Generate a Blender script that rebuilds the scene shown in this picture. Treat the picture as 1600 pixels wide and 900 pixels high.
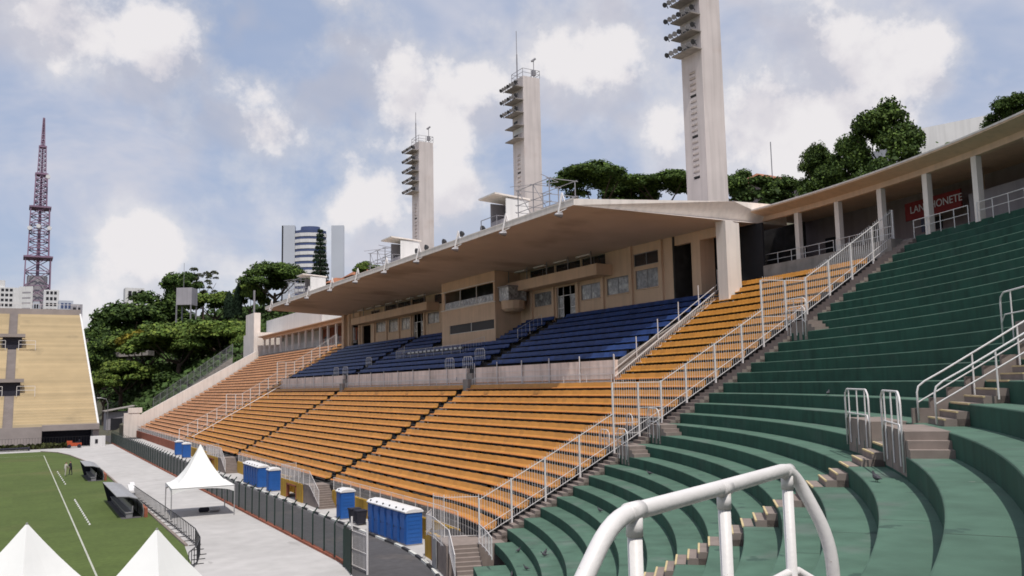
import bpy, math, random
from mathutils import Vector, Matrix
import numpy as np

# ---------------------------------------------------------------- scene, camera, light
for o in list(bpy.data.objects): bpy.data.objects.remove(o)
S = bpy.context.scene
COL = S.collection
rad, sin, cos, pi = math.radians, math.sin, math.cos, math.pi
rng = random.Random(7)

HC = 10.3
cam_d = bpy.data.cameras.new('camera'); cam = bpy.data.objects.new('camera', cam_d); COL.objects.link(cam)
cam_d.sensor_width = 36; cam_d.lens = 36 * 1340 / 1600; cam_d.clip_start = 0.1; cam_d.clip_end = 20000
# world axes: X = across (towards the stand), Y = along the stand, Z up
rt = Vector((0.8675, -0.4970, -0.0196)); fw = Vector((0.4959, 0.8612, 0.1119)); rt.normalize(); fw.normalize()
rt = (rt - fw * rt.dot(fw)).normalized(); up = rt.cross(fw)
cam.matrix_world = Matrix(((rt.x, up.x, -fw.x, 0), (rt.y, up.y, -fw.y, 0), (rt.z, up.z, -fw.z, HC), (0, 0, 0, 1)))
S.camera = cam

SUN = Vector((-0.10, -0.47, 1.0)).normalized()      # towards the sun
sd = bpy.data.lights.new('sun', 'SUN'); sd.energy = 3.8; sd.angle = rad(0.6); sd.color = (1.0, 0.95, 0.87)
so = bpy.data.objects.new('sun', sd); COL.objects.link(so); so.rotation_euler = SUN.to_track_quat('Z', 'Y').to_euler()

S.view_settings.view_transform = 'Standard'; S.view_settings.look = 'None'; S.view_settings.gamma = 1.0
S.view_settings.exposure = 0.0
S.cycles.filter_width = 1.7
S.render.resolution_x = 1024; S.render.resolution_y = 576

W = bpy.data.worlds.new('World'); S.world = W; W.use_nodes = True
nt = W.node_tree; nt.nodes.clear(); N = nt.nodes.new; L = nt.links.new
def wmath(op, a, b=None, c=None, clamp=False):
    n = N('ShaderNodeMath'); n.operation = op; n.use_clamp = clamp
    for i, v in enumerate((a, b, c)):
        if v is None: continue
        if isinstance(v, (int, float)): n.inputs[i].default_value = v
        else: L(v, n.inputs[i])
    return n.outputs[0]
def wramp(x, lo, hi):
    n = N('ShaderNodeMapRange'); n.interpolation_type = 'SMOOTHSTEP'; L(x, n.inputs[0])
    n.inputs[1].default_value = lo; n.inputs[2].default_value = hi; return n.outputs[0]
sky = N('ShaderNodeTexSky'); sky.sky_type = 'NISHITA'; sky.sun_disc = False
sky.sun_elevation = math.asin(SUN.z); sky.sun_rotation = math.atan2(SUN.x, SUN.y) % (2 * pi)
sky.altitude = 700; sky.air_density = 1.0; sky.dust_density = 2.0; sky.ozone_density = 1.6
bg1 = N('ShaderNodeBackground'); bg1.inputs[1].default_value = 0.105; L(sky.outputs[0], bg1.inputs[0])
tc = N('ShaderNodeTexCoord'); sep = N('ShaderNodeSeparateXYZ'); L(tc.outputs['Generated'], sep.inputs[0])
zc = wmath('MAXIMUM', sep.outputs[2], 0.0)
den = wmath('ADD', zc, 0.30)
cmb = N('ShaderNodeCombineXYZ'); L(wmath('DIVIDE', sep.outputs[0], den), cmb.inputs[0]); L(wmath('DIVIDE', sep.outputs[1], den), cmb.inputs[1])
L(wmath('MULTIPLY', zc, 1.2), cmb.inputs[2])
def wnoise(vec, scale, detail=7, rough=0.55, off=(0, 0, 0), dist=0.0):
    m = N('ShaderNodeMapping'); L(vec, m.inputs[0]); m.inputs[1].default_value = off
    n = N('ShaderNodeTexNoise'); n.inputs['Scale'].default_value = scale; n.inputs['Detail'].default_value = detail
    n.inputs['Roughness'].default_value = rough; n.inputs['Distortion'].default_value = dist; L(m.outputs[0], n.inputs['Vector'])
    return n.outputs[0]
# thin veil of high cloud, then heaps of cumulus
veil = wramp(wnoise(cmb.outputs[0], 1.7, 5, 0.6, (3.1, 1.7, 0.4), 0.6), 0.30, 0.72)
# cumulus banks: (direction, angular radius, weight)
banks = [
((-0.012, 0.936, 0.352), 0.14, 1.00), ((0.109, 0.925, 0.365), 0.10, 0.50), ((0.263, 0.922, 0.285), 0.16, 1.00), ((0.108, 0.981, 0.163), 0.08, 0.90),
((0.405, 0.854, 0.327), 0.17, 1.00), ((0.530, 0.766, 0.364), 0.22, 1.00), ((0.607, 0.742, 0.286), 0.12, 0.80), ((0.696, 0.663, 0.276), 0.15, 1.00),
((0.751, 0.607, 0.261), 0.16, 1.00), ((0.782, 0.531, 0.326), 0.14, 0.90), ((0.437, 0.873, 0.215), 0.12, 0.70), ((0.329, 0.918, 0.222), 0.12, 0.50), ((0.839, 0.455, 0.297), 0.06, 0.70),
((-0.55, 0.75, 0.33), 0.2, 1.0), ((0.85, -0.2, 0.35), 0.22, 1.0), ((0.3, -0.85, 0.4), 0.22, 1.0), ((-0.7, -0.55, 0.35), 0.2, 1.0), ((-0.9, 0.2, 0.3), 0.2, 0.9)]
def wvor(vec, scale):
    n = N('ShaderNodeTexVoronoi'); n.feature = 'F1'; n.inputs['Scale'].default_value = scale; L(vec, n.inputs['Vector']); return n.outputs['Distance']
vs = N('ShaderNodeVectorMath'); vs.operation = 'MULTIPLY'; L(tc.outputs['Generated'], vs.inputs[0]); vs.inputs[1].default_value = (1, 1, 1.5)
tot = None
for (d, r0, wgt) in banks:
    ln = N('ShaderNodeVectorMath'); ln.operation = 'DISTANCE'; L(vs.outputs[0], ln.inputs[0]); ln.inputs[1].default_value = (d[0], d[1], d[2] * 1.5)
    g = N('ShaderNodeMapRange'); g.interpolation_type = 'SMOOTHSTEP'; L(ln.outputs['Value'], g.inputs[0])
    g.inputs[1].default_value = 0; g.inputs[2].default_value = r0; g.inputs[3].default_value = wgt; g.inputs[4].default_value = 0
    tot = g.outputs[0] if tot is None else wmath('MAXIMUM', tot, g.outputs[0])
def cloud_density(vec, detail):
    n1 = wnoise(vec, 5.6, detail, 0.6, (1.3, 0.2, 2.4), 0.0)
    puff = wmath('MULTIPLY', wmath('SUBTRACT', 0.42, wvor(vec, 13.0)), 0.17)
    return wmath('ADD', wmath('ADD', n1, puff), wmath('MULTIPLY', tot, 0.235))
dens = cloud_density(tc.outputs['Generated'], 7)
sh_ = N('ShaderNodeVectorMath'); sh_.operation = 'ADD'; L(tc.outputs['Generated'], sh_.inputs[0]); sh_.inputs[1].default_value = (-0.012, -0.012, 0.042)
dens_up = cloud_density(sh_.outputs[0], 4)        # density a little nearer the sun: bellies are shaded by what stands above them
heap = wramp(dens, 0.47, 0.69)
core = wmath('MULTIPLY', wramp(wmath('SUBTRACT', dens_up, dens), -0.05, 0.11), wramp(dens_up, 0.50, 0.66))
haze = wmath('POWER', wmath('SUBTRACT', 1.0, zc), 7.0)
mask = wmath('MAXIMUM', wmath('ADD', wmath('MULTIPLY', veil, 0.30), 0.62), heap)
mask = wmath('MAXIMUM', mask, wmath('MULTIPLY', haze, 0.95), clamp=True)
def wmix(f, a, b):
    n = N('ShaderNodeMix'); n.data_type = 'RGBA'; L(f, n.inputs[0])
    for i, v in ((6, a), (7, b)):
        if isinstance(v, tuple): n.inputs[i].default_value = v + (1,)
        else: L(v, n.inputs[i])
    return n.outputs[2]
ccol = wmix(veil, (0.45, 0.545, 0.755), (0.70, 0.69, 0.75))
ccol = wmix(wmath('MULTIPLY', haze, 0.8), ccol, (0.60, 0.585, 0.66))
ccol = wmix(heap, ccol, (0.84, 0.815, 0.83))
ccol = wmix(wmath('MULTIPLY', core, 0.7), ccol, (0.655, 0.635, 0.69))
bg2 = N('ShaderNodeBackground'); L(ccol, bg2.inputs[0]); bg2.inputs[1].default_value = 1.0
mx = N('ShaderNodeMixShader'); L(mask, mx.inputs[0]); L(bg1.outputs[0], mx.inputs[1]); L(bg2.outputs[0], mx.inputs[2])
wo = N('ShaderNodeOutputWorld'); L(mx.outputs[0], wo.inputs[0])

# ---------------------------------------------------------------- materials
MATS = {}
def mat(name, col, rough=0.75, var=0.12, scale=1.5, col2=None, blotch=0.0, bscale=0.35, bump=0.0, bumps=30, metal=0.0,
        spec=0.3, island=0.0, streak=0.0, cell=None, cellvar=0.0, specks=()):
    """procedural paint: fine noise variation, large worn blotches, optional per-piece tint, vertical streaks, bump"""
    m = bpy.data.materials.new(name); m.use_nodes = True; t = m.node_tree; b = t.nodes['Principled BSDF']; n_ = t.nodes.new; l_ = t.links.new
    b.inputs['Roughness'].default_value = rough; b.inputs['Metallic'].default_value = metal; b.inputs['Specular IOR Level'].default_value = spec
    geo = n_('ShaderNodeNewGeometry')
    def noise(sc, det=5, vec=None):
        x = n_('ShaderNodeTexNoise'); x.inputs['Scale'].default_value = sc; x.inputs['Detail'].default_value = det
        l_(vec if vec is not None else geo.outputs['Position'], x.inputs['Vector']); return x.outputs[0]
    def mul(cin, f, lo, hi, a=0.3, z=0.7):
        mr = n_('ShaderNodeMapRange'); l_(f, mr.inputs[0]); mr.inputs[1].default_value = a; mr.inputs[2].default_value = z
        mr.inputs[3].default_value = lo; mr.inputs[4].default_value = hi
        vm = n_('ShaderNodeVectorMath'); vm.operation = 'SCALE'; l_(cin, vm.inputs[0]); l_(mr.outputs[0], vm.inputs['Scale']); return vm.outputs[0]
    rgb = n_('ShaderNodeRGB'); rgb.outputs[0].default_value = tuple(x * 0.88 for x in col) + (1,); c = rgb.outputs[0]
    if col2 is not None:
        mr = n_('ShaderNodeMapRange'); mr.interpolation_type = 'SMOOTHSTEP'; l_(noise(bscale, 8), mr.inputs[0]); mr.inputs[1].default_value = 0.62 - blotch * 0.3; mr.inputs[2].default_value = 0.72
        mx_ = n_('ShaderNodeMix'); mx_.data_type = 'RGBA'; l_(mr.outputs[0], mx_.inputs[0]); l_(c, mx_.inputs[6]); mx_.inputs[7].default_value = tuple(x * 0.88 for x in col2) + (1,); c = mx_.outputs[2]
    c = mul(c, noise(scale), 1 - var, 1 + var)
    c = mul(c, noise(scale * 0.13, 3), 1 - var * 0.7, 1 + var * 0.7)
    if streak:
        mp = n_('ShaderNodeMapping'); l_(geo.outputs['Position'], mp.inputs[0]); mp.inputs['Scale'].default_value = (2.2, 2.2, 0.12)
        c = mul(c, noise(1.0, 6, mp.outputs[0]), 1 + streak * 0.4, 1 - streak, 0.45, 0.75)
    if cellvar:
        sc = n_('ShaderNodeVectorMath'); sc.operation = 'MULTIPLY'; l_(geo.outputs['Position'], sc.inputs[0]); sc.inputs[1].default_value = cell
        fl = n_('ShaderNodeVectorMath'); fl.operation = 'FLOOR'; l_(sc.outputs[0], fl.inputs[0])
        wn = n_('ShaderNodeTexWhiteNoise'); l_(fl.outputs[0], wn.inputs['Vector']); c = mul(c, wn.outputs[0], 1 - cellvar, 1 + cellvar, 0, 1)
    for (sc_, sscale, thr, vec_s) in specks:      # chips, scuffs and stains with a shape of their own
        mp = n_('ShaderNodeMapping'); l_(geo.outputs['Position'], mp.inputs[0]); mp.inputs['Scale'].default_value = vec_s
        sn = noise(sscale, 4, mp.outputs[0]); mr = n_('ShaderNodeMapRange'); l_(sn, mr.inputs[0]); mr.inputs[1].default_value = thr; mr.inputs[2].default_value = thr + 0.035
        mx_ = n_('ShaderNodeMix'); mx_.data_type = 'RGBA'; l_(mr.outputs[0], mx_.inputs[0]); l_(c, mx_.inputs[6]); mx_.inputs[7].default_value = tuple(sc_) + (1,); c = mx_.outputs[2]
    if island:
        c = mul(c, geo.outputs['Random Per Island'], 1 - island, 1 + island, 0, 1)
    l_(c, b.inputs['Base Color'])
    if bump:
        bm = n_('ShaderNodeBump'); bm.inputs['Strength'].default_value = bump; bm.inputs['Distance'].default_value = 0.02; l_(noise(bumps, 6), bm.inputs['Height']); l_(bm.outputs[0], b.inputs['Normal'])
    MATS[name] = m; return m

mat('concrete_track', (0.48, 0.465, 0.46), 0.9, 0.08, 0.8, (0.42, 0.405, 0.40), 0.4, 0.12, 0.15, cell=(0.25, 0.25, 0.0), cellvar=0.025, specks=(((0.33, 0.32, 0.315), 0.7, 0.68, (1, 0.25, 1)), ((0.28, 0.27, 0.27), 2.6, 0.74, (1, 1, 1))))
mat('concrete', (0.30, 0.27, 0.25), 0.9, 0.16, 1.2, (0.20, 0.18, 0.17), 0.4, 0.5, 0.2, streak=0.15)
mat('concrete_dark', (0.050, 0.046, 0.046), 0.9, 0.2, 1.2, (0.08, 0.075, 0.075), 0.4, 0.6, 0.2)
mat('asphalt', (0.085, 0.082, 0.088), 0.95, 0.12, 2.0, (0.11, 0.10, 0.10), 0.3, 0.25, 0.2)
mat('earth', (0.09, 0.085, 0.06), 1.0, 0.25, 0.05, (0.05, 0.06, 0.03), 0.5, 0.02)
mat('grass', (0.080, 0.114, 0.029), 1.0, 0.14, 2.5, (0.105, 0.118, 0.040), 0.25, 0.06, 0.4, 12, cell=(0.0, 0.19, 0.0), cellvar=0.07)
mat('line_white', (0.45, 0.46, 0.40), 0.9, 0.15, 3)
mat('green_shaded', (0.022, 0.078, 0.055), 0.82, 0.14, 1.3, (0.035, 0.085, 0.065), 0.25, 0.55, 0.15, 18, streak=0.25, specks=(((0.10, 0.12, 0.11), 6.0, 0.74, (1, 1, 2)),))  # riser green, with the shade of back-lit faces put into the colour
mat('green_worn_lit', (0.080, 0.152, 0.112), 0.85, 0.16, 1.3, (0.115, 0.165, 0.138), 0.25, 0.5, 0.18, 18, specks=(((0.21, 0.22, 0.20), 5.0, 0.735, (1, 1, 1)), ((0.045, 0.085, 0.068), 1.1, 0.66, (1, 1, 1)), ((0.26, 0.27, 0.25), 22.0, 0.76, (1, 1, 1))))  # tread green: wear and dust, with the sunlit tone put in too
mat('step_stone', (0.25, 0.205, 0.185), 0.9, 0.12, 2.5, (0.24, 0.20, 0.18), 0.4, 1.2, 0.15)
mat('nosing', (0.60, 0.48, 0.27), 0.8, 0.12, 4)
mat('orange_seat', (0.515, 0.235, 0.045), 0.5, 0.05, 0.5, cell=(1.6, 1.6, 0.0), cellvar=0.10, specks=(((0.30, 0.14, 0.035), 1.6, 0.70, (1, 1, 1)),))
mat('orange_lip', (0.60, 0.225, 0.06), 0.5, 0.08, 1.5)
mat('far_orange', (0.52, 0.26, 0.13), 0.7, 0.12, 0.7, cell=(1.1, 1.1, 0.0), cellvar=0.08)
mat('blue_seat', (0.022, 0.054, 0.185), 0.5, 0.10, 0.9, cell=(1.6, 1.6, 0.0), cellvar=0.2)
mat('ochre_wall', (0.45, 0.27, 0.04), 0.85, 0.10, 1.2, (0.42, 0.27, 0.08), 0.3, 0.7, streak=0.25)
mat('beige_wall', (0.72, 0.515, 0.375), 0.85, 0.06, 0.6, streak=0.10)
mat('cream_paint', (0.82, 0.75, 0.70), 0.85, 0.06, 0.5, streak=0.12)
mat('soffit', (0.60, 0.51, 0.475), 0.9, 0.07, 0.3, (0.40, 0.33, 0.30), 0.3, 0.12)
mat('tower_paint', (0.61, 0.55, 0.535), 0.9, 0.06, 0.4, (0.55, 0.47, 0.44), 0.25, 0.25, streak=0.14)
mat('podium_wall', (0.84, 0.69, 0.62), 0.9, 0.12, 0.8, (0.68, 0.55, 0.49), 0.4, 0.3, streak=0.25, specks=(((0.16, 0.16, 0.20), 0.9, 0.70, (1, 0.8, 1)),))
mat('white_metal', (0.78, 0.75, 0.75), 0.45, 0.06, 6, spec=0.4, specks=(((0.36, 0.29, 0.24), 30.0, 0.69, (1, 1, 1)), ((0.52, 0.46, 0.42), 7.0, 0.72, (1, 1, 1))), bump=0.08, bumps=60)
mat('grey_metal', (0.30, 0.29, 0.31), 0.5, 0.1, 4, metal=0.3)
mat('dark_metal', (0.045, 0.045, 0.05), 0.6, 0.1, 4)
mat('fence_green', (0.018, 0.040, 0.032), 0.6, 0.15, 3)
mat('galvanised', (0.42, 0.42, 0.43), 0.5, 0.1, 5, metal=0.4)
mat('blue_plastic', (0.022, 0.115, 0.40), 0.42, 0.06, 2, spec=0.45, island=0.06)
mat('white_plastic', (0.76, 0.75, 0.76), 0.5, 0.05, 2)
mat('tent_cloth', (0.84, 0.84, 0.83), 0.7, 0.03, 0.8)
mat('glass_dark', (0.030, 0.030, 0.035), 0.08, 0.1, 1, spec=0.6)
mat('glass_pale', (0.22, 0.215, 0.22), 0.2, 0.5, 3.0, (0.50, 0.50, 0.49), 0.55, 1.6, spec=0.6)
mat('sign_red', (0.22, 0.018, 0.018), 0.6, 0.06, 2)
mat('brick_red', (0.30, 0.10, 0.06), 0.9, 0.2, 3)
mat('bark', (0.09, 0.065, 0.05), 1.0, 0.25, 3)
mat('steel_red', (0.26, 0.165, 0.24), 0.7, 0.12, 0.1)
mat('white_wall', (0.72, 0.71, 0.71), 0.9, 0.06, 0.2, streak=0.10)
mat('grey_wall', (0.36, 0.34, 0.37), 0.9, 0.1, 0.2, streak=0.12)
mat('slab_grey', (0.52, 0.55, 0.62), 0.8, 0.05, 0.05)
mat('window_blue', (0.06, 0.085, 0.19), 0.3, 0.1, 0.2, spec=0.5)
mat('window_dark', (0.035, 0.035, 0.042), 0.45, 0.2, 0.3, spec=0.15)
mat('roof_tile', (0.36, 0.15, 0.085), 0.9, 0.2, 1.0, (0.24, 0.12, 0.08), 0.4, 0.5)
mat('house_wall', (0.34, 0.28, 0.29), 0.9, 0.1, 0.4, streak=0.15)
mat('sand_terrace', (0.60, 0.485, 0.315), 0.9, 0.05, 0.35, (0.48, 0.39, 0.26), 0.10, 0.14, cell=(0.0, 0.0, 1.84), cellvar=0.08)
mat('sand_grey', (0.32, 0.28, 0.27), 0.9, 0.1, 0.5)
mat('black_net', (0.03, 0.03, 0.035), 0.9, 0.1, 1)
mat('kerb_white', (0.66, 0.66, 0.63), 0.9, 0.12, 3)
mat('cloth_dark', (0.03, 0.03, 0.045), 0.9, 0.1, 3)
mat('cloth_pale', (0.50, 0.47, 0.42), 0.9, 0.1, 3)
mat('skin', (0.38, 0.21, 0.14), 0.6, 0.05, 3)
mat('feather', (0.06, 0.06, 0.07), 0.8, 0.25, 20, island=0.2)
mat('tractor_red', (0.45, 0.08, 0.03), 0.5, 0.1, 2)
mat('leaf_dark', (0.045, 0.080, 0.019), 0.75, 0.25, 0.25, island=0.45, spec=0.2)
mat('leaf_mid', (0.085, 0.135, 0.025), 0.75, 0.25, 0.2, island=0.45, spec=0.2)
mat('leaf_light', (0.135, 0.180, 0.032), 0.75, 0.25, 0.2, island=0.45, spec=0.2)
mat('leaf_yellow', (0.20, 0.17, 0.02), 0.75, 0.25, 0.3, island=0.4, spec=0.2)
mat('leaf_olive', (0.062, 0.070, 0.024), 0.8, 0.25, 0.3, island=0.45, spec=0.2)
mat('leaf_pine', (0.016, 0.032, 0.016), 0.8, 0.25, 0.3, island=0.4, spec=0.2)

# ---------------------------------------------------------------- mesh helpers
class MB:
    def __init__(s): s.v = []; s.f = []; s.m = []
    def add(s, vs, fs, mi=0):
        k = len(s.v); s.v += [tuple(p) for p in vs]; s.f += [tuple(i + k for i in f) for f in fs]; s.m += [mi] * len(fs); return s
    def box(s, x0, x1, y0, y1, z0, z1, mi=0):
        return s.add([(x, y, z) for z in (z0, z1) for y in (y0, y1) for x in (x0, x1)],
                     [(0, 2, 3, 1), (4, 5, 7, 6), (0, 1, 5, 4), (2, 6, 7, 3), (0, 4, 6, 2), (1, 3, 7, 5)], mi)
    def obox(s, c, ax, ay, az, hx, hy, hz, mi=0):
        c = Vector(c); ax = Vector(ax) * hx; ay = Vector(ay) * hy; az = Vector(az) * hz
        return s.add([c + ax * i + ay * j + az * k for k in (-1, 1) for j in (-1, 1) for i in (-1, 1)],
                     [(0, 2, 3, 1), (4, 5, 7, 6), (0, 1, 5, 4), (2, 6, 7, 3), (0, 4, 6, 2), (1, 3, 7, 5)], mi)
    def bar(s, a, b, r, n=4, mi=0, r2=None):
        a = Vector(a); b = Vector(b); d = (b - a)
        if d.length < 1e-6: return s
        d.normalize(); u = d.cross(Vector((0, 0, 1)) if abs(d.z) < 0.9 else Vector((1, 0, 0))).normalized(); w = d.cross(u)
        r2 = r if r2 is None else r2; vs = []
        for p, q in ((a, r), (b, r2)):
            for i in range(n):
                t = 2 * pi * (i + 0.5) / n; vs.append(p + u * cos(t) * q + w * sin(t) * q)
        fs = [(i, (i + 1) % n, n + (i + 1) % n, n + i) for i in range(n)] + [tuple(range(n - 1, -1, -1)), tuple(range(n, 2 * n))]
        return s.add(vs, fs, mi)
    def tube(s, pts, r, n=8, mi=0, cap=True):
        pts = [Vector(p) for p in pts]; vs = []; prev = None
        for i, p in enumerate(pts):
            d = (pts[min(i + 1, len(pts) - 1)] - pts[max(i - 1, 0)]).normalized()
            if prev is None: u = d.cross(Vector((0, 0, 1)) if abs(d.z) < 0.9 else Vector((1, 0, 0))).normalized()
            else: u = (prev - d * prev.dot(d)).normalized()
            prev = u; w = d.cross(u); q = r[i] if isinstance(r, (list, tuple)) else r
            vs += [p + u * cos(2 * pi * j / n) * q + w * sin(2 * pi * j / n) * q for j in range(n)]
        fs = [(i * n + j, i * n + (j + 1) % n, (i + 1) * n + (j + 1) % n, (i + 1) * n + j) for i in range(len(pts) - 1) for j in range(n)]
        if cap: fs += [tuple(range(n - 1, -1, -1)), tuple(range((len(pts) - 1) * n, len(pts) * n))]
        return s.add(vs, fs, mi)
    def loft(s, rings, mi=0, closed=True, cap=True):
        n = len(rings[0]); vs = [p for r in rings for p in r]
        fs = [(i * n + j, i * n + (j + 1) % n, (i + 1) * n + (j + 1) % n, (i + 1) * n + j) for i in range(len(rings) - 1) for j in range(n if closed else n - 1)]
        if cap and closed: fs += [tuple(range(n - 1, -1, -1)), tuple(range((len(rings) - 1) * n, len(rings) * n))]
        return s.add(vs, fs, mi)
    def mesh(s, name, mats):
        me = bpy.data.meshes.new(name); me.from_pydata(s.v, [], s.f)
        for m in (mats if isinstance(mats, (list, tuple)) else [mats]): me.materials.append(MATS[m])
        if any(s.m): me.polygons.foreach_set('material_index', s.m)
        me.update(); return me
    def build(s, name, mats, parent=None, smooth=False, loc=None, fix=False):
        me = s.mesh(name, mats)
        if fix:
            import bmesh
            bm = bmesh.new(); bm.from_mesh(me); bmesh.ops.recalc_face_normals(bm, faces=bm.faces); bm.to_mesh(me); bm.free()
        if smooth: me.polygons.foreach_set('use_smooth', [True] * len(me.polygons))
        return put(name, me, parent, loc)
def put(name, me, parent=None, loc=None, rz=None, sc=None):
    o = bpy.data.objects.new(name, me); COL.objects.link(o)
    if parent is not None: o.parent = parent
    if loc is not None: o.location = loc
    if rz is not None: o.rotation_euler = (0, 0, rz)
    if sc is not None: o.scale = sc if isinstance(sc, (tuple, list)) else (sc,) * 3
    return o
def tag(o, label, cat, group=None, kind=None):
    o['label'] = label; o['category'] = cat
    if group: o['group'] = group
    if kind: o['kind'] = kind
    return o
def struct(o, label=None, kind='structure'):
    o['kind'] = kind
    if label: o['label'] = label
    return o
def empty(name, loc=(0, 0, 0), rz=0):
    o = bpy.data.objects.new(name, None); COL.objects.link(o); o.location = loc; o.rotation_euler = (0, 0, rz); o.empty_display_size = 0.2; return o
def copy_tree(o, parent=None):
    c = o.copy(); COL.objects.link(c)
    if parent is not None: c.parent = parent
    for ch in list(o.children): copy_tree(ch, c)
    return c
ORD = ['zeroth', 'first', 'second', 'third', 'fourth', 'fifth', 'sixth', 'seventh', 'eighth', 'ninth', 'tenth', 'eleventh', 'twelfth', 'thirteenth',
       'fourteenth', 'fifteenth', 'sixteenth', 'seventeenth', 'eighteenth', 'nineteenth', 'twentieth', 'twenty-first', 'twenty-second', 'twenty-third',
       'twenty-fourth', 'twenty-fifth', 'twenty-sixth', 'twenty-seventh', 'twenty-eighth', 'twenty-ninth', 'thirtieth']

# ---------------------------------------------------------------- geometry of the bowl
UC, VC = 54.06, -19.84          # centre of the curved end
def rV(k): return 24.364 + 0.9736 * (k - 1)
def rR(k): return rV(k) - VC
def rZ(k): return 1.847 + 0.5177 * (k - 1) + 0.0024 * (k - 1) ** 2
def pol(R, th, z=0.0):
    t = rad(th); return Vector((VC + R * cos(t), UC - R * sin(t), z))
def path(V, a, b, step=1.0):
    """points of a row with straight-part coordinate V; a, b: ('t', degrees on the curve) or ('u', position along the stand)"""
    R = V - VC; out = []
    def th_of(q): return q[1] if q[0] == 't' else (math.degrees(math.asin(max(0, min(1, (UC - q[1]) / R)))) if q[1] < UC else None)
    ta, tb = th_of(a), th_of(b)
    if ta is not None:
        te = 0 if tb is None else tb; n = max(1, int(abs(ta - te) / step + 0.5))
        out += [pol(R, ta + (te - ta) * i / n) for i in range(n + 1)]
    else: out.append(Vector((V, a[1], 0)))
    if tb is None and (not out or abs(out[-1].y - b[1]) > 0.01): out.append(Vector((V, b[1], 0)))
    return out
def sweep(mb, prof, a, b, step=1.0, mi=None, close=True, divide=None):
    """sweep a (dv, z) profile along the rows; prof: list of (V, z)"""
    paths = [path(V, a, b, step) for V, z in prof]; n = len(paths[0])
    rings = []
    for i in range(n):
        rings.append([Vector((paths[j][i].x, paths[j][i].y, prof[j][1])) for j in range(len(prof))])
    if divide:
        rr = [rings[0]]
        for i in range(1, n):
            d = (rings[i][0] - rings[i - 1][0]).length; m = max(1, int(d / divide))
            for q in range(1, m + 1): rr.append([rings[i - 1][j].lerp(rings[i][j], q / m) for j in range(len(prof))])
        rings = rr
    mb.loft(rings, mi or 0, close, close); return mb

# ---------------------------------------------------------------- ground, pitch, track
def sheet(name, poly, z, m, label=None, kind='structure', parent=None):
    mb = MB(); mb.add([(x, y, z) for x, y in poly], [tuple(range(len(poly)))]); o = mb.build(name, m, parent)
    if parent is None: struct(o, label, kind)
    return o
g = MB(); g.add([(-6000, -6000, -0.06), (6000, -6000, -0.06), (6000, 6000, -0.06), (-6000, 6000, -0.06)], [(0, 1, 2, 3)])
struct(g.build('ground', 'earth'), 'ground around the stadium')
def arc(R, t0, t1, n): return [(pol(R, t0 + (t1 - t0) * i / n).x, pol(R, t0 + (t1 - t0) * i / n).y) for i in range(n + 1)]
sheet('service_road', [(17.0, 230)] + [(17.0, 55)] + arc(36.9, 2, 90, 30) + [(-80, UC - 36.9), (-80, UC - 43.2)] + arc(43.2, 90, 2, 40) + [(24.3, 55), (24.3, 230)], -0.004, 'asphalt', 'grey asphalt lane below the stand')
sheet('running_track', [(17.2, 192)] + arc(37.0, 0, 90, 30) + [(-85, UC - 37), (-85, 192)], 0.0, 'concrete_track', 'pale concrete track round the pitch')
pitch = sheet('pitch', [(-85, 22), (-10, 22), (0.0, 36), (6.5, 45), (9.2, 53), (10.1, 62), (10.1, 128), (9.6, 142), (7.9, 163), (6.4, 172), (4.0, 177.0), (-85, 178)], 0.006, 'grass', 'mown grass football pitch')
sheet('touchline', [(4.245, 20), (4.355, 20), (4.355, 166), (4.245, 166)], 0.012, 'line_white', parent=pitch)
sheet('goal_line', [(-66, 166), (4.38, 166), (4.38, 165.85), (-66, 165.85)], 0.012, 'line_white', parent=pitch)
kb = MB()
for (x0, y0), (x1, y1) in zip([(10.1, 62), (10.1, 128), (9.6, 142), (7.9, 163), (6.4, 172)], [(10.1, 128), (9.6, 142), (7.9, 163), (6.4, 172), (4.0, 177.2)]):
    d = Vector((x1 - x0, y1 - y0, 0)); l = d.length; d.normalize()
    kb.obox(((x0 + x1) / 2 + 0.1, (y0 + y1) / 2, 0.06), d, (-d.y, d.x, 0), (0, 0, 1), l / 2, 0.1, 0.06)
struct(kb.build('pitch_kerb', 'step_stone'), 'low tan kerb along the edge of the pitch')
# pavement in front of the stand wall with a kerb of black and white painted stones
pv = MB(); pv.box(21.9, 24.3, 58.0, 205, -0.05, 0.12)
pl = [pol(41.75, 0)] + [pol(41.75 - 0.028 * t, t) for t in range(2, 17, 2)]
po = [pol(44.1, t) for t in range(16, -1, -2)]
struct(pv.build('pavement', 'concrete_track'), 'narrow raised pavement at the foot of the stand wall')
pv2 = MB(); a_ = [(21.9, 58.0)] + [(p.x, p.y) for p in pl]; b_ = [(24.3, 58.0)] + [(p.x, p.y) for p in reversed(po)]
n_ = min(len(a_), len(b_)); vs = [(x, y, 0.12) for x, y in a_[:n_]] + [(x, y, 0.12) for x, y in b_[:n_]]
pv2.add(vs, [(i, n_ + i, n_ + i + 1, i + 1) for i in range(n_ - 1)])
pv2.add([(x, y, z) for z in (-0.05, 0.12) for x, y in a_[:n_]], [(i, i + 1, n_ + i + 1, n_ + i) for i in range(n_ - 1)])
struct(pv2.build('pavement', 'concrete_track'), 'curved near end of the pavement below the stand wall')
kerb = empty('kerb'); struct(kerb, 'kerb painted in black and white blocks')
line = [Vector((21.9, u, 0)) for u in np.arange(200, 58, -1.6)] + [Vector((x, y, 0)) for x, y in a_[1:n_]]
acc = []; 
for p, q in zip(line, line[1:]):
    m = max(1, round((q - p).length / 1.6))
    for i in range(m): acc.append((p.lerp(q, i / m), p.lerp(q, (i + 1) / m)))
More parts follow.
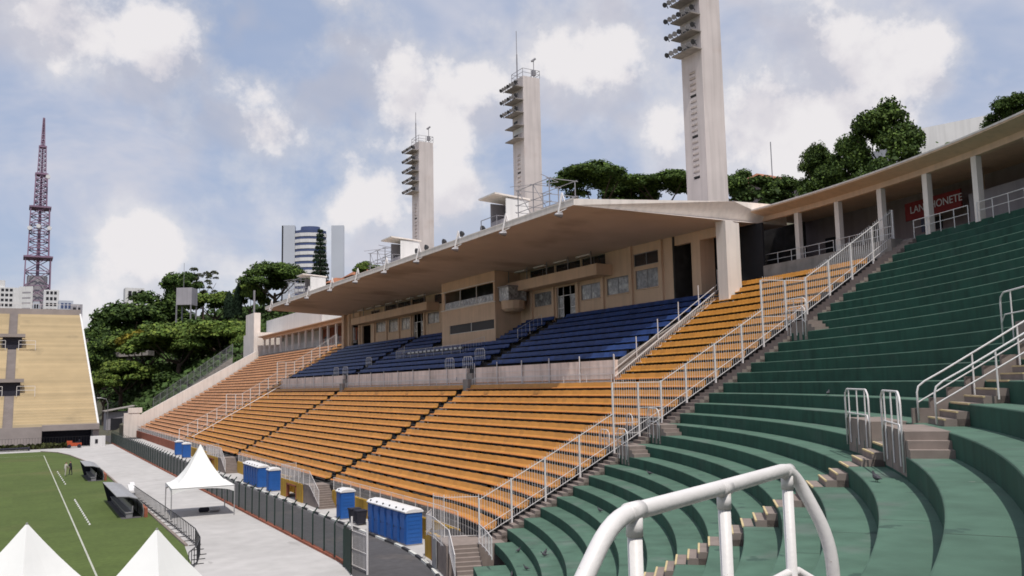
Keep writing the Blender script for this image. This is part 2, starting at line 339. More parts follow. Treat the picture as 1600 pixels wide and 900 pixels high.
for i, (p, q) in enumerate(acc):
    d = (q - p); l = d.length; d.normalize(); mb = MB(); mb.obox((p + q) / 2 + Vector((0, 0, 0.055)), d, (-d.y, d.x, 0), (0, 0, 1), l / 2 - 0.006, 0.09, 0.075 + 0.004 * rng.random())
    mb.build('kerb_stone', 'kerb_white' if i % 2 else 'dark_metal', kerb)

# ---------------------------------------------------------------- concrete steps of the straight stand
UEND = 216.0; DIV = 155.0; BLUE0, BLUE1 = 52.6, 147.0; THR = 13.75
stand = empty('grandstand', (24, 60, 0)); tag(stand, 'straight stepped concrete grandstand under the orange and blue seats', 'grandstand')
stand_inv = Matrix.Translation(-stand.location)
def child(o, parent):
    o.parent = parent; o.matrix_parent_inverse = Matrix.Translation(-Vector(parent.location)); return o
def step_mesh(k, a, b, m, name, step=1.0, V0=None, V1=None, z=None, zl=None):
    V0 = rV(k) if V0 is None else V0; V1 = rV(k + 1) if V1 is None else V1; z = rZ(k) if z is None else z; zl = (rZ(k - 1) if k > 1 else -0.05) if zl is None else zl
    mb = MB(); sweep(mb, [(V0, zl - 0.02), (V0, z - 0.02), (V0 + 0.02, z), (V1 + 0.03, z), (V1 + 0.03, zl - 0.02)], a, b, step)
    return mb.build(name, m)
for k in range(1, 30):
    if k <= 16: segs = [(('t', THR + 0.02), ('u', UEND))]
    else: segs = [(('t', THR + 0.02), ('u', BLUE0)), (('u', BLUE1), ('u', UEND))]
    for a, b in segs:
        if k == 1: o = step_mesh(k, a, b, 'concrete_dark', 'step', zl=0.6)
        else: o = step_mesh(k, a, b, 'concrete_dark', 'step')
        child(o, stand)
# blue podium steps
BZ = lambda j: 11.95 + 0.60 * j
BV = lambda j: 40.1 + 1.12 * j
for j in range(9):
    o = step_mesh(0, ('u', BLUE0), ('u', BLUE1), 'concrete_dark', 'step', V0=BV(j) if j else 39.45, V1=BV(j + 1), z=BZ(j), zl=(BZ(j - 1) if j else 9.9)); child(o, stand)
o = step_mesh(0, ('u', BLUE0), ('u', BLUE1), 'concrete_dark', 'step', V0=BV(9), V1=58, z=BZ(9) - 0.02, zl=BZ(8)); child(o, stand)
for ua_, ub_ in ((BLUE0 - 0.02, BLUE0 + 0.2), (BLUE1 - 0.2, BLUE1 + 0.02)):
    mb = MB(); q_ = [(39.4, 8), (39.4, 11.9), (50, 17.2), (50, 8)]; mb.loft([[(V, ua_, z) for V, z in q_], [(V, ub_, z) for V, z in q_]]); child(mb.build('side_wall', 'concrete', fix=True), stand)

# ---------------------------------------------------------------- seats
SEAT = [(0.13, 0.335), (0.10, 0.37), (0.13, 0.425), (0.24, 0.44), (0.48, 0.41), (0.58, 0.49), (0.69, 0.795), (0.73, 0.795), (0.66, 0.47), (0.56, 0.36)]
def bench(V, z, a, b, name, mats, step=1.0):
    mb = MB(); prof = [(V + dv, z + dz) for dv, dz in SEAT]
    sweep(mb, prof, a, b, step, divide=0.62)
    n = len(SEAT)      # scalloped back: one shell per seat
    nr = len(mb.v) // n
    for i in range(nr):
        if i % 2 == 0:
            for j, dz in ((6, -0.022), (7, -0.022)):
                x, y, zz = mb.v[i * n + j]; mb.v[i * n + j] = (x, y, zz + dz)
    for fi, f in enumerate(mb.f):
        js = sorted(set(v % n for v in f))
        if len(f) == 4 and js in ([0, 1], [1, 2], [2, 3]): mb.m[fi] = 1
    base = list(mb.v[:nr * n]); r5 = random.Random(int(V * 100) + int(z * 37))
    i = r5.randint(2, 6)
    while i < nr - 1:                                     # open joints between bench lengths
        A_ = [Vector(q) for q in base[i * n:(i + 1) * n]]; nx = Vector(base[(i + 1) * n]) - A_[0]; nx.normalize(); cen = sum(A_, Vector()) / n
        mb.loft([[q + (q - cen).normalized() * 0.006 + nx * o_ for q in A_] for o_ in (0.0, 0.03)], 2); i += r5.randint(5, 8)
    step_m = max(1, int(2.4 / 0.62))
    for i in range(1, nr - 1, step_m * 2):
        p = Vector(mb.v[i * n + 4]); q = Vector(mb.v[i * n]); d = (p - q); d.z = 0; d.normalize()
        c = (p + q) / 2; mb.obox((c.x + d.x * 0.1, c.y + d.y * 0.1, z + 0.19), d, (-d.y, d.x, 0), (0, 0, 1), 0.14, 0.03, 0.19, 2)
    return mb.build(name, mats)
OM = ['orange_seat', 'orange_lip', 'dark_metal']; FM = ['far_orange', 'far_orange', 'dark_metal']; BM = ['blue_seat', 'blue_seat', 'dark_metal']
AIS = [(75.6, 77.0), (113.4, 114.9)]
blocks = [(('t', THR - 0.35), ('u', AIS[0][0]), 'beside the near white bar fence', 'A', OM), (('u', AIS[0][1]), ('u', AIS[1][0]), 'between the two dark aisles', 'B', OM),
          (('u', AIS[1][1]), ('u', DIV - 0.4), 'just left of the farther aisle', 'C', OM), (('u', DIV + 0.5), ('u', UEND - 0.6), 'beyond the far white fence', 'D', FM)]
for k in range(1, 17):
    for a, b, d, key, mm in blocks:
        if key == 'A': a = ('t', THR - 0.4 + (1.1 if k == 1 else 0) - (0 if k > 1 else 1.1) - (1.6 if k in (10, 11) else 0))
        o = bench(rV(k), rZ(k), a, b, 'seat_row', mm, 1.5)
        tag(o, 'orange seat row, %s from the front, in the block %s' % (ORD[k], d), 'seat row', 'orange seat rows of the lower tier')
for k in range(17, 29):
    for a, b, d, mm in ((('u', BLUE1 + 0.3), ('u', DIV - 0.4), 'in the strip between blue seats and far fence', OM), (('u', DIV + 0.5), ('u', UEND - 0.6), 'in the upper block beyond the far white fence', FM)):
        o = bench(rV(k), rZ(k), a, b, 'seat_row', mm)
        tag(o, 'orange seat row, %s from the bottom, %s' % (ORD[k - 16], d), 'seat row', 'orange seat rows of the upper tier')
# upper strip by the near fence: single shells one can tell apart
sm = MB(); prof = SEAT; w = 0.235
rings = []
for i, (y, s_) in enumerate(((-w, 0.94), (-w * 0.8, 1.0), (0, 0.97), (w * 0.8, 1.0), (w, 0.94))):
    rings.append([(dv - 0.4, y, dz * (s_ if dz > 0.6 else 1) - (0.012 if i == 2 and dz < 0.5 else 0)) for dv, dz in prof])
sm.loft(rings); SEATME = sm.mesh('seat', 'orange_seat')
for k in range(17, 29):
    rowV = rV(k); a = THR - 0.45; Rm = rR(k) + 0.4
    tb = math.degrees(math.asin((UC - BLUE0 - 0.35) / Rm)); n = int(rad(a - tb) * Rm / 0.48)
    mb = MB(); pts = [pol(rR(k) + 0.42, a - (a - tb) * i / 12, rZ(k) + 0.30) for i in range(13)]; mb.tube(pts, 0.035, 6)
    for i in range(0, 13, 2): p = pts[i]; mb.bar((p.x, p.y, rZ(k)), p, 0.03, 6)
    root = mb.build('seat_row', 'dark_metal')
    tag(root, 'orange seat row, %s from the bottom, between near fence and blue seats' % ORD[k - 16], 'seat row', 'orange seat rows of the upper tier')
    for i in range(n):
        t = tb + (a - tb) * (i + 0.5) / n; p = pol(rR(k) + 0.40, t, rZ(k) + rng.uniform(-0.006, 0.006))
        put('seat', SEATME, root, p, -rad(t) + rng.uniform(-0.02, 0.02))
for j in range(9):
    for a, b, d in (((BLUE0 + 0.8), 75.2, 'nearest the white side rail'), (77.6, 113.2, 'in the middle, below the press box'), (115.1, BLUE1 - 0.3, 'at the far end under the canopy')):
        if j >= 5 and 'middle' in d: segs2 = [(a, 83.5), (101.5, b)]
        else: segs2 = [(a, b)]
        for qi, (a2, b2) in enumerate(segs2):
            o = bench(BV(j) + 0.1, BZ(j), ('u', a2), ('u', b2), 'seat_row', BM)
            dd = d if len(segs2) == 1 else ('right of the press box', 'left of the press box')[qi]
            tag(o, 'blue seat row, %s from the bottom, %s' % (ORD[j + 1], dd), 'seat row', 'blue seat rows under the canopy')
# ---------------------------------------------------------------- aisles of the lower tier
for (u0, u1), lab in zip(AIS, ('concrete aisle steps through the orange seats, nearer of two', 'concrete aisle steps through the orange seats, farther of two')):
    root = empty('aisle_stair', (24.4, u0, 0)); tag(root, lab, 'stairs', 'aisles through the orange seats')
    for k in range(1, 16):
        z = rZ(k); h = (rZ(k + 1) - z) / 2; mb = MB(); mb.box(rV(k + 1) - 0.42, rV(k + 1) + 0.02, u0 + 0.1, u1 - 0.1, z - 0.01, z + h)
        child(mb.build('step', 'concrete'), root)
    for k in (15.8,):
        mb = MB(); mb.box(38.4, 39.9, u0 + 0.15, u1 - 0.15, 9.6, 10.9); mb.box(38.85, 39.9, u0 + 0.15, u1 - 0.15, 10.9, 11.5); child(mb.build('landing', 'concrete'), root)

hr_ = empty('aisle_handrail', (24.6, 146.2, 2)); tag(hr_, 'long thin white handrail running up through the far orange seats', 'handrail')
mb = MB(); mb.bar((rV(1) + .2, 146.2, rZ(1) + 1.15), (rV(16) + .5, 146.2, rZ(16) + 1.15), 0.06, 6); child(mb.build('rail', 'white_metal'), hr_)
for k in range(1, 17, 3): mb = MB(); mb.bar((rV(k) + .5, 146.2, rZ(k)), (rV(k) + .5, 146.2, rZ(k + .5) + 1.05), 0.035, 5); child(mb.build('post', 'white_metal'), hr_)

# ---------------------------------------------------------------- green curved terrace
terrace = empty('green_terrace', (24, 40, 0)); tag(terrace, 'curved terrace of broad green painted concrete steps', 'terrace')
TH0 = 14.9
for k in range(0, 32):
    a = TH0 if k >= 2 else (16.3 if k == 1 else 20.5)
    V0 = rV(k) if k else 22.7; z = rZ(k); zl = rZ(k - 1) if k else -0.05
    mb = MB(); V1 = rV(k + 1); e = 0.035
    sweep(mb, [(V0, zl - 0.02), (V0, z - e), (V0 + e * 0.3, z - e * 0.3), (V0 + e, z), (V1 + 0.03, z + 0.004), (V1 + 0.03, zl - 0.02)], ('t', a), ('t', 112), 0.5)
    
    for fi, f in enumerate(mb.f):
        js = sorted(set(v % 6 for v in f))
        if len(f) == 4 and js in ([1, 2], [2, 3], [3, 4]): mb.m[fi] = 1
    t = a + 1.5 + (k * 2.37) % 5; Rk = V0 - VC
    while t < 75:                                         # construction joints across tread and riser
        w_ = 0.007 / Rk * 180 / pi; c4 = [pol(Rk - 0.002, t - w_, zl), pol(Rk - 0.002, t + w_, zl), pol(Rk - 0.002, t + w_, z - e), pol(Rk - 0.002, t - w_, z - e), pol(Rk + e, t + w_, z + 0.003), pol(Rk + e, t - w_, z + 0.003), pol(V1 - VC, t + w_, z + 0.007), pol(V1 - VC, t - w_, z + 0.007)]
        mb.add(c4, [(0, 3, 2, 1), (3, 5, 4, 2), (5, 7, 6, 4)], 2); t += 5.2 + (k * 1.7 + t) % 2.3
    child(mb.build('terrace_step', ['green_shaded', 'green_worn_lit', 'concrete_dark']), terrace)
child(sweep(MB(), [(rV(1) - 2, 0.2), (rV(1), 0.2), (rV(31), rZ(31) - 0.9), (rV(31), 0.2)], ('t', TH0 + 0.1), ('t', 112), 3).build('core', 'concrete_dark'), terrace)

def polbox(mb, R0, R1, t0, t1, z0, z1, mi=0, n=1):
    """block between two radii and two angles"""
    for i in range(n):
        a = t0 + (t1 - t0) * i / n; b = t0 + (t1 - t0) * (i + 1) / n
        c = [pol(R0, a), pol(R1, a), pol(R1, b), pol(R0, b)]
        mb.add([(p.x, p.y, z) for z in (z0, z1) for p in c], [(0, 1, 2, 3), (4, 7, 6, 5), (0, 4, 5, 1), (1, 5, 6, 2), (2, 6, 7, 3), (3, 7, 4, 0)], mi)
    return mb
def stair_step(root, R0, R1, t0, t1, z0, z1, mstone='step_stone'):
    mb = MB(); polbox(mb, R0, R1, t0, t1, z0 - 0.01, z1); o = child(mb.build('step', mstone, fix=True), root)
    nb = MB(); polbox(nb, R0 - 0.012, R0 + 0.045, t0 - 0.004, t1 + 0.004, z1 - 0.035, z1 + 0.006); n = nb.build('nosing', 'nosing', fix=True); n.parent = o
    return o
def radial_stair(root, k0, k1, t0, t1, nosing=True):
    for k in range(k0, k1):
        z = rZ(k); h = rZ(k + 1) - z; Rn = rR(k + 1)
        for i, d in ((1, 0.62), (2, 0.31)):
            if nosing: stair_step(root, Rn - d, Rn + 0.01, t0, t1, z, z + h * i / 3)
            else:
                mb = MB(); polbox(mb, Rn - d, Rn + 0.01, t0, t1, z - 0.01, z + h * i / 3); child(mb.build('step', 'step_stone', fix=True), root)
        if nosing: stair_step(root, Rn - 0.008, Rn + 0.30, t0, t1, z + h - 0.03, z + h + 0.014)
st = empty('terrace_stair', pol(50, 42.3)); tag(st, 'stone stair with yellow edged steps climbing the green terrace', 'stairs')
radial_stair(st, 0, 13, 41.5, 43.1)
st2 = empty('terrace_stair', pol(58, 43.4)); tag(st2, 'short upper stair between two white handrails on the green terrace', 'stairs')
radial_stair(st2, 14, 18, 42.5, 44.3)
# stair that runs up beside the white bar fence
st3 = empty('fence_stair', pol(50, 14.3)); tag(st3, 'long concrete stair climbing beside the tall white bar fence', 'stairs')
mb = MB(); polbox(mb, rR(0) + 0.9, rR(31), THR, TH0 + 0.02, 0.2, 0.3); 
for k in range(1, 31):
    z = rZ(k); h = rZ(k + 1) - z; Rn = rR(k + 1)
    mb = MB(); polbox(mb, rR(k), Rn + 0.02, THR + 0.01, TH0 + 0.03, rZ(k - 1) - 0.05, z + 0.01); child(mb.build('step', 'step_stone', fix=True), st3)
    for i, d in ((1, 0.62), (2, 0.31)):
        mb = MB(); polbox(mb, Rn - d, Rn + 0.01, THR + 0.01, TH0 + 0.03, z, z + h * i / 3); child(mb.build('step', 'step_stone', fix=True), st3)
# landing blocks: platform with a white guard in front and side steps
def guard_pts(R, t0, t1, zb, zt):
    e = 0.26 / R * 180 / pi; pts = [pol(R, t0, zb), pol(R, t0, zt - 0.30), pol(R, t0 + e * 0.25, zt - 0.14), pol(R, t0 + e * 1.1, zt - 0.015), pol(R, t0 + e * 1.5, zt)]
    q = [pol(R, t1, zb), pol(R, t1, zt - 0.30), pol(R, t1 - e * 0.25, zt - 0.14), pol(R, t1 - e * 1.1, zt - 0.015), pol(R, t1 - e * 1.5, zt)]
    return pts + q[::-1]
def guard(label, R, t0, t1, zb, zt, r=0.028, posts=3, group='white guard rails on the landings', mid=True, zmid=None):
    root = MB().tube(guard_pts(R, t0, t1, zb, zt), r, 10).build('guard_rail', 'white_metal', smooth=True)
    tag(root, label, 'guard rail', group)
    for i in range(posts):
        t = t0 + (t1 - t0) * (0.16 + 0.68 * i / max(1, posts - 1)); MB().bar(pol(R, t, zb + 0.1), pol(R, t, zt), r * 0.8, 8).build('post', 'white_metal', root, smooth=False)
    if mid:
        e = 0.3 / R * 180 / pi; zm = zmid or (zb + 0.58 * (zt - zb)); MB().tube([pol(R, t0, zm - 0.25), pol(R, t0 + e, zm), pol(R, t1 - e, zm), pol(R, t1, zm - 0.25)], r * 0.75, 8).build('mid_rail', 'white_metal', root)
    return root
def landing(label, k, t0, t1, side=None, m='step_stone'):
    root = empty('landing', pol(rR(k), (t0 + t1) / 2, rZ(k))); tag(root, label, 'landing', 'concrete landings on the terraces')
    mb = MB(); polbox(mb, rR(k) + 0.0, rR(k + 1) + 0.05, t0, t1, rZ(k) - 0.5, rZ(k + 1) + 0.01, n=3); child(mb.build('platform', m, fix=True), root)
    if side is not None:
        s = 1 if side > 0 else -1; e = t1 if s > 0 else t0; dd = 0.32 / rR(k) * 180 / pi; h = (rZ(k + 1) - rZ(k)) / 3
        for i in (1, 2):
            mb = MB(); a = e; b = e + s * dd * (3 - i); polbox(mb, rR(k) + 0.02, rR(k + 1), min(a, b), max(a, b), rZ(k) - 0.01, rZ(k) + h * i); child(mb.build('step', m, fix=True), root)
    return root
landing('left landing block of the pair flanking the terrace stair', 13, 38.0, 41.4, None)
landing('right landing block with side steps, flanking the terrace stair', 13, 43.2, 46.6, 1)
guard('small white guard rail on the left landing beside the terrace stair', 55.86, 37.95, 41.35, 8.1, 9.94)
guard('small white guard rail on the right landing beside the terrace stair', 55.86, 43.3, 46.4, 8.0, 9.94)
landing('high landing block with small square holes at the right edge', 18, 39.5, 45.5, None)
guard('white guard rail on the high landing at the right edge', rR(18) - 0.03, 38.6, 43.5, rZ(18) - 0.1, rZ(19) + 1.0, posts=4)
hb = MB()
for i, (t, dz) in enumerate(((42.0, 0.35), (42.6, 0.1), (43.3, 0.25))): polbox(hb, rR(18) - 0.006, rR(18) + 0.02, t, t + 0.22, rZ(18) + dz - 0.3, rZ(18) + dz)
# sloping handrails of the upper stair
def handrail(label, t, ka, kb_, zoff=0.95):
    pts = []
    R0 = rR(ka) - 0.15; pts += [pol(R0, t, rZ(ka) - 0.1), pol(R0, t, rZ(ka) + zoff - 0.25), pol(R0 + 0.05, t, rZ(ka) + zoff - 0.08), pol(R0 + 0.22, t, rZ(ka) + zoff + 0.06)]
    for k in np.linspace(ka + 0.6, kb_, 6): pts.append(pol(rR(k), t, rZ(k) + zoff))
    root = MB().tube(pts, 0.028, 10).build('handrail', 'white_metal', smooth=True); tag(root, label, 'handrail', 'white handrails of the upper stair')
    MB().tube([pol(R0 + 0.02, t, rZ(ka) + 0.42), pol(rR(kb_), t, rZ(kb_) + 0.45)], 0.02, 8).build('mid_rail', 'white_metal', root)
    for k in np.linspace(ka + 1.4, kb_, 3): MB().bar(pol(rR(k), t, rZ(k) - 0.3), pol(rR(k), t, rZ(k) + zoff), 0.024, 8).build('post', 'white_metal', root)
handrail('white sloping handrail on the left of the upper terrace stair', 42.35, 14.3, 18.2)
handrail('white sloping handrail on the right of the upper terrace stair', 44.45, 14.3, 18.2)
sw = empty('stair_side_wall', pol(rR(15), 42.2, rZ(15))); tag(sw, 'stepped beige side wall left of the upper stair', 'wall')
for k in np.arange(14, 18, 0.5):
    mb = MB(); polbox(mb, rR(k), rR(k + 0.5), 42.12, 42.28, rZ(14) - 0.3, rZ(k) + 0.42); child(mb.build('block', 'step_stone', fix=True), sw)
# the guard rail right in front of the viewer
FR = 56.27
def fillet(pts, rr, n=7):
    """round the corners of a polyline"""
    pts = [Vector(p) for p in pts]; out = [pts[0]]
    for i in range(1, len(pts) - 1):
        a, b, c = pts[i - 1], pts[i], pts[i + 1]; d1 = (a - b); d2 = (c - b); k = min(rr, d1.length * .45, d2.length * .45); p, q = b + d1.normalized() * k, b + d2.normalized() * k
        out += [(p * (1 - t) ** 2 + b * 2 * t * (1 - t) + q * t * t) for t in np.linspace(0, 1, n)]
    return out + [pts[-1]]
root = MB().tube(fillet([pol(FR, 68.22, 8.45), pol(FR, 68.24, 9.52), pol(FR, 67.78, 9.93), pol(FR, 67.03, 9.935), pol(FR, 66.33, 9.94), pol(FR + 0.12, 66.27, 9.66), pol(FR + 0.17, 66.28, 8.4)], 0.11), 0.0258, 24).build('guard_rail', 'white_metal', smooth=True)
tag(root, 'thick white painted tube guard rail close in the foreground', 'guard rail')
for t in (67.66, 67.03, 66.39):
    MB().bar(pol(FR, t, 8.5), pol(FR, t, 9.93), 0.0215, 18).build('post', 'white_metal', root, smooth=True)
    MB().bar(pol(FR, t, 9.862), pol(FR, t, 9.915), 0.0245, 18).build('collar', 'white_metal', root, smooth=True)
    MB().tube([pol(FR, t + 0.036, 9.932), pol(FR, t - 0.036, 9.932)], 0.0274, 24).build('joint', 'white_metal', root, smooth=True)
MB().tube([pol(FR - 0.01, 67.95, 9.53), pol(FR - 0.01, 66.40, 9.535), pol(FR, 66.32, 9.53), pol(FR + 0.07, 66.28, 9.48), pol(FR + 0.15, 66.28, 9.40)], 0.018, 14).build('mid_rail', 'white_metal', root, smooth=True)
landing('concrete landing block under the foreground guard rail', 13, 66.0, 70.2, None)

# ---------------------------------------------------------------- tall white bar fence between orange and green
def P3(R, t, z): return pol(R, t, z)
def bar_fence(label, ks, at, levels, h=2.35, sp=0.15, group=None, pr=0.05, spike=0.22, br=0.013):
    """at(k, z) gives a point on the fence line; ks: rows at which posts stand; levels: {(ka, kb): top z} for level-topped stretches"""
    root = empty('bar_fence', at(ks[0], rZ(ks[0]))); tag(root, label, 'fence', group)
    def top(k, i):
        for (a, b), z in levels.items():
            if a - 0.01 <= ks[i] and ks[i + 1] <= b + 0.01: return z
        return None
    for i, k in enumerate(ks):
        zt = rZ(k) + h
        for (a, b), z in levels.items():
            if a - 0.01 <= k <= b + 0.01: zt = max(zt, z)
        mb = MB(); p = at(k, 0); mb.bar((p.x, p.y, rZ(k) - 0.25), (p.x, p.y, zt), pr * 1.3, 4); child(mb.build('post', 'white_metal'), root)
    for i in range(len(ks) - 1):
        a, b = ks[i], ks[i + 1]; lv = top(a, i); mb = MB()
        za, zb = rZ(a), rZ(b); ta, tb = (lv, lv) if lv else (za + h - 0.08, zb + h - 0.08)
        pa, pb = at(a, 0), at(b, 0)
        def ln(z0, z1, r): mb.bar((pa.x, pa.y, z0), (pb.x, pb.y, z1), r, 4)
        ln(ta, tb, 0.028); ln(za + 0.16, zb + 0.16, 0.022); ln(za + 0.62, zb + 0.62, 0.022)
        if lv: ln(zb + 0.75, zb + 0.78, 0.022); ln(zb + 0.15, zb + 0.15, 0.022)
        L_ = (pb - pa).length; n = int(L_ / sp)
        for j in range(1, n):
            q = pa.lerp(pb, j / n); z0 = za + (zb - za) * j / n + 0.1; z1 = ta + (tb - ta) * j / n + spike
            mb.bar((q.x, q.y, z0), (q.x, q.y, z1), br, 3)
        child(mb.build('bar_panel', 'white_metal'), root)
    return root
KS = [0.6, 2.55, 4.65, 6.85, 9.1, 10.8, 12.35, 14.1, 16.2, 18.2, 19.8, 21.6, 23.2, 25.05, 26.9, 28.7, 30.5]
bar_fence('tall white bar fence stepping up between orange seats and green terrace', KS, lambda k, z: pol(rR(k), THR, z), {(9.1, 12.35): rZ(12.35) + 2.25, (19.8, 23.2): rZ(23.2) + 2.1})
bar_fence('far white bar fence stepping up across the orange seats', [0.6, 2, 3.6, 5.2, 6.8, 8.4, 10, 11.2, 12.6, 14.2, 15.8, 17.4, 19, 20.6, 22.2, 23.8, 25.4, 27, 28.6], lambda k, z: Vector((rV(k), DIV, z)), {(8.4, 11.2): rZ(11.2) + 2.2, (17.4, 20.6): rZ(20.6) + 2.2}, sp=0.22, pr=0.06, br=0.014)
# landings with guards on the green side of the fence
for k, lab in ((9, 'lower'), (11, 'middle'), (21, 'upper')):
    landing('%s landing block at the foot of the white bar fence' % lab, k, TH0 + 0.1, TH0 + 1.7, 1)
    guard('%s white guard rail where the green terrace meets the bar fence' % lab, rR(k) - 0.03, TH0 - 0.25, TH0 + 1.5, rZ(k) - 0.3, rZ(k + 1) + 0.95)
guard('white guard rail high up beside the bar fence', rR(22) - 0.03, THR - 0.9, TH0 + 0.3, rZ(22) - 0.1, rZ(23) + 1.0)
for k, lab in ((9, 'left'), (10.6, 'right')): guard('white guard rail behind the bar fence, %s of two' % lab, rR(k), THR - 2.1 + (k > 10) * 0.6, THR - 0.5, rZ(k), rZ(k) + 1.35)

# small bridging stair at the near corner, tunnel mouth and its railings
cs = empty('corner_stair', pol(42.7, 16)); tag(cs, 'concrete stair from the lane up to the corner landing', 'stairs')
mb = MB(); polbox(mb, 41.6, 43.3, 12.2, 16.2, 0.0, 1.84, n=3); polbox(mb, 43.3, rR(1) + 0.6, 13.0, 16.2, 0.0, 1.835, n=2); child(mb.build('landing', 'step_stone', fix=True), cs)
for i in range(10):
    mb = MB(); polbox(mb, 41.9, 43.3, 16.2 + i * 0.40, 16.2 + (i + 1) * 0.40, 0.0, 1.84 - 0.168 * (i + 1)); child(mb.build('step', 'step_stone', fix=True), cs)
def small_rail(label, pts, h=1.0, sp=0.16, cat='railing', group=None, post=1.6, spike=0.0, mats='white_metal', rail=0.022, zb=0.06, name='railing', br=0.010):
    """pts: foot points; top rail, bottom rail, thin bars and posts along a polyline"""
    pts = [Vector(p) for p in pts]; root = empty(name, pts[0]); tag(root, label, cat, group)
    for a, b in zip(pts, pts[1:]):
        L_ = (b - a).length; m = max(1, round(L_ / post)); U_ = Vector((0, 0, 1))
        for i in range(m):
            p, q = a.lerp(b, i / m), a.lerp(b, (i + 1) / m); mb = MB()
            mb.bar(p + U_ * h, q + U_ * h, rail, 4); mb.bar(p + U_ * zb, q + U_ * zb, rail * 0.8, 4)
            n = int((q - p).length / sp)
            for j in range(1, n): r_ = p.lerp(q, j / n); mb.bar(r_ + U_ * zb, r_ + U_ * (h + spike), br, 3)
            child(mb.build('rail_panel', mats), root)
            mb = MB(); mb.bar(p - U_ * 0.05, p + U_ * (h + spike), rail * 1.3, 4); child(mb.build('post', mats), root)
    p = pts[-1]; mb = MB(); mb.bar(p - Vector((0, 0, 0.05)), p + Vector((0, 0, h + spike)), rail * 1.3, 4); child(mb.build('post', mats), root)
    return root
small_rail('curved white railing beside the corner stair', [pol(43.35, t, max(0.3, 1.9 - 0.0 * (t - 16))) for t in (16.3, 17.6, 19, 20.4, 22)], 1.0, 0.3)
small_rail('tall white bar screen on the corner landing', [pol(41.6, 11.3, 1.84), pol(42.0, 12.6, 1.84), pol(43.9, 13.2, 1.84)], 2.2, 0.15, spike=0.15)
small_rail('white railing around the near tunnel mouth', [Vector((22.5, 49.6, 1.6)), pol(41.5, 9.5, 1.7), pol(41.4, 12.5, 1.84), pol(41.75, 16.2, 1.5), pol(41.75, 19, 0.6)], 1.15, 0.16)
tm = empty('tunnel_mouth', pol(42.4, 9.5)); tag(tm, 'ochre walled tunnel mouth with dark opening at the near corner', 'entrance')
mb = MB(); polbox(mb, 41.9, 42.1, 7.0, 9.2, 0, 1.6); polbox(mb, 41.9, 42.1, 11.5, 12.2, 0, 1.7); polbox(mb, 41.9, 42.1, 9.2, 11.5, 1.38, 1.7); child(mb.build('wall', 'ochre_wall', fix=True), tm)
mb = MB(); polbox(mb, 43.6, 43.8, 8.0, 12.2, 0, 1.5); polbox(mb, 42.1, 43.8, 7.0, 12.2, 1.58, 1.6); child(mb.build('inner_wall', 'concrete_dark', fix=True), tm)
mb = MB(); polbox(mb, 41.86, 42.14, 9.1, 9.22, 0, 1.5); polbox(mb, 41.86, 42.14, 11.45, 11.6, 0, 1.5); polbox(mb, 41.86, 42.14, 9.1, 11.6, 1.3, 1.42); child(mb.build('door_frame', 'brick_red', fix=True), tm)
mb = MB(); polbox(mb, 41.5, 41.56, 11.2, 12.6, 0.05, 1.95); child(mb.build('mesh_gate', 'galvanised', fix=True), tm)

# ---------------------------------------------------------------- ochre wall below the orange seats
fwall = empty('front_wall', (24.2, 60, 0)); tag(fwall, 'ochre painted wall at the foot of the orange seats', 'wall')
for a, b in ((('t', 7.0), ('u', 73.8)), (('u', 84.0), ('u', 111)), (('u', 122.0), ('u', 152))):
    child(sweep(MB(), [(24.05, 0.1), (24.05, 1.5), (24.45, 1.5), (24.45, 0.1)], a, b, 1).build('wall_section', 'ochre_wall', fix=True), fwall)
child(sweep(MB(), [(24.05, 0.1), (24.05, 1.5), (24.45, 1.5), (24.45, 0.1)], ('u', 157), ('u', UEND - 0.5)).build('wall_section', 'brick_red', fix=True), fwall)
small_rail('white railing along the top of the front wall, near stretch', [Vector((24.2, 73.8, 1.5)), Vector((24.2, 56, 1.5)), pol(44.05, 3, 1.5), pol(44.05, 7, 1.5)], 1.08, 0.2, post=2.2)
small_rail('white railing along the top of the front wall, middle stretch', [Vector((24.2, 84, 1.5)), Vector((24.2, 111, 1.5))], 1.08, 0.2, post=2.2)
small_rail('white railing along the top of the front wall, far stretch', [Vector((24.2, 122, 1.5)), Vector((24.2, 152, 1.5))], 1.08, 0.25, post=2.5)
small_rail('white railing in front of the seats beyond the far fence', [Vector((24.2, 157, 1.5)), Vector((24.2, UEND - 1, 1.5))], 1.08, 0.3, post=3)
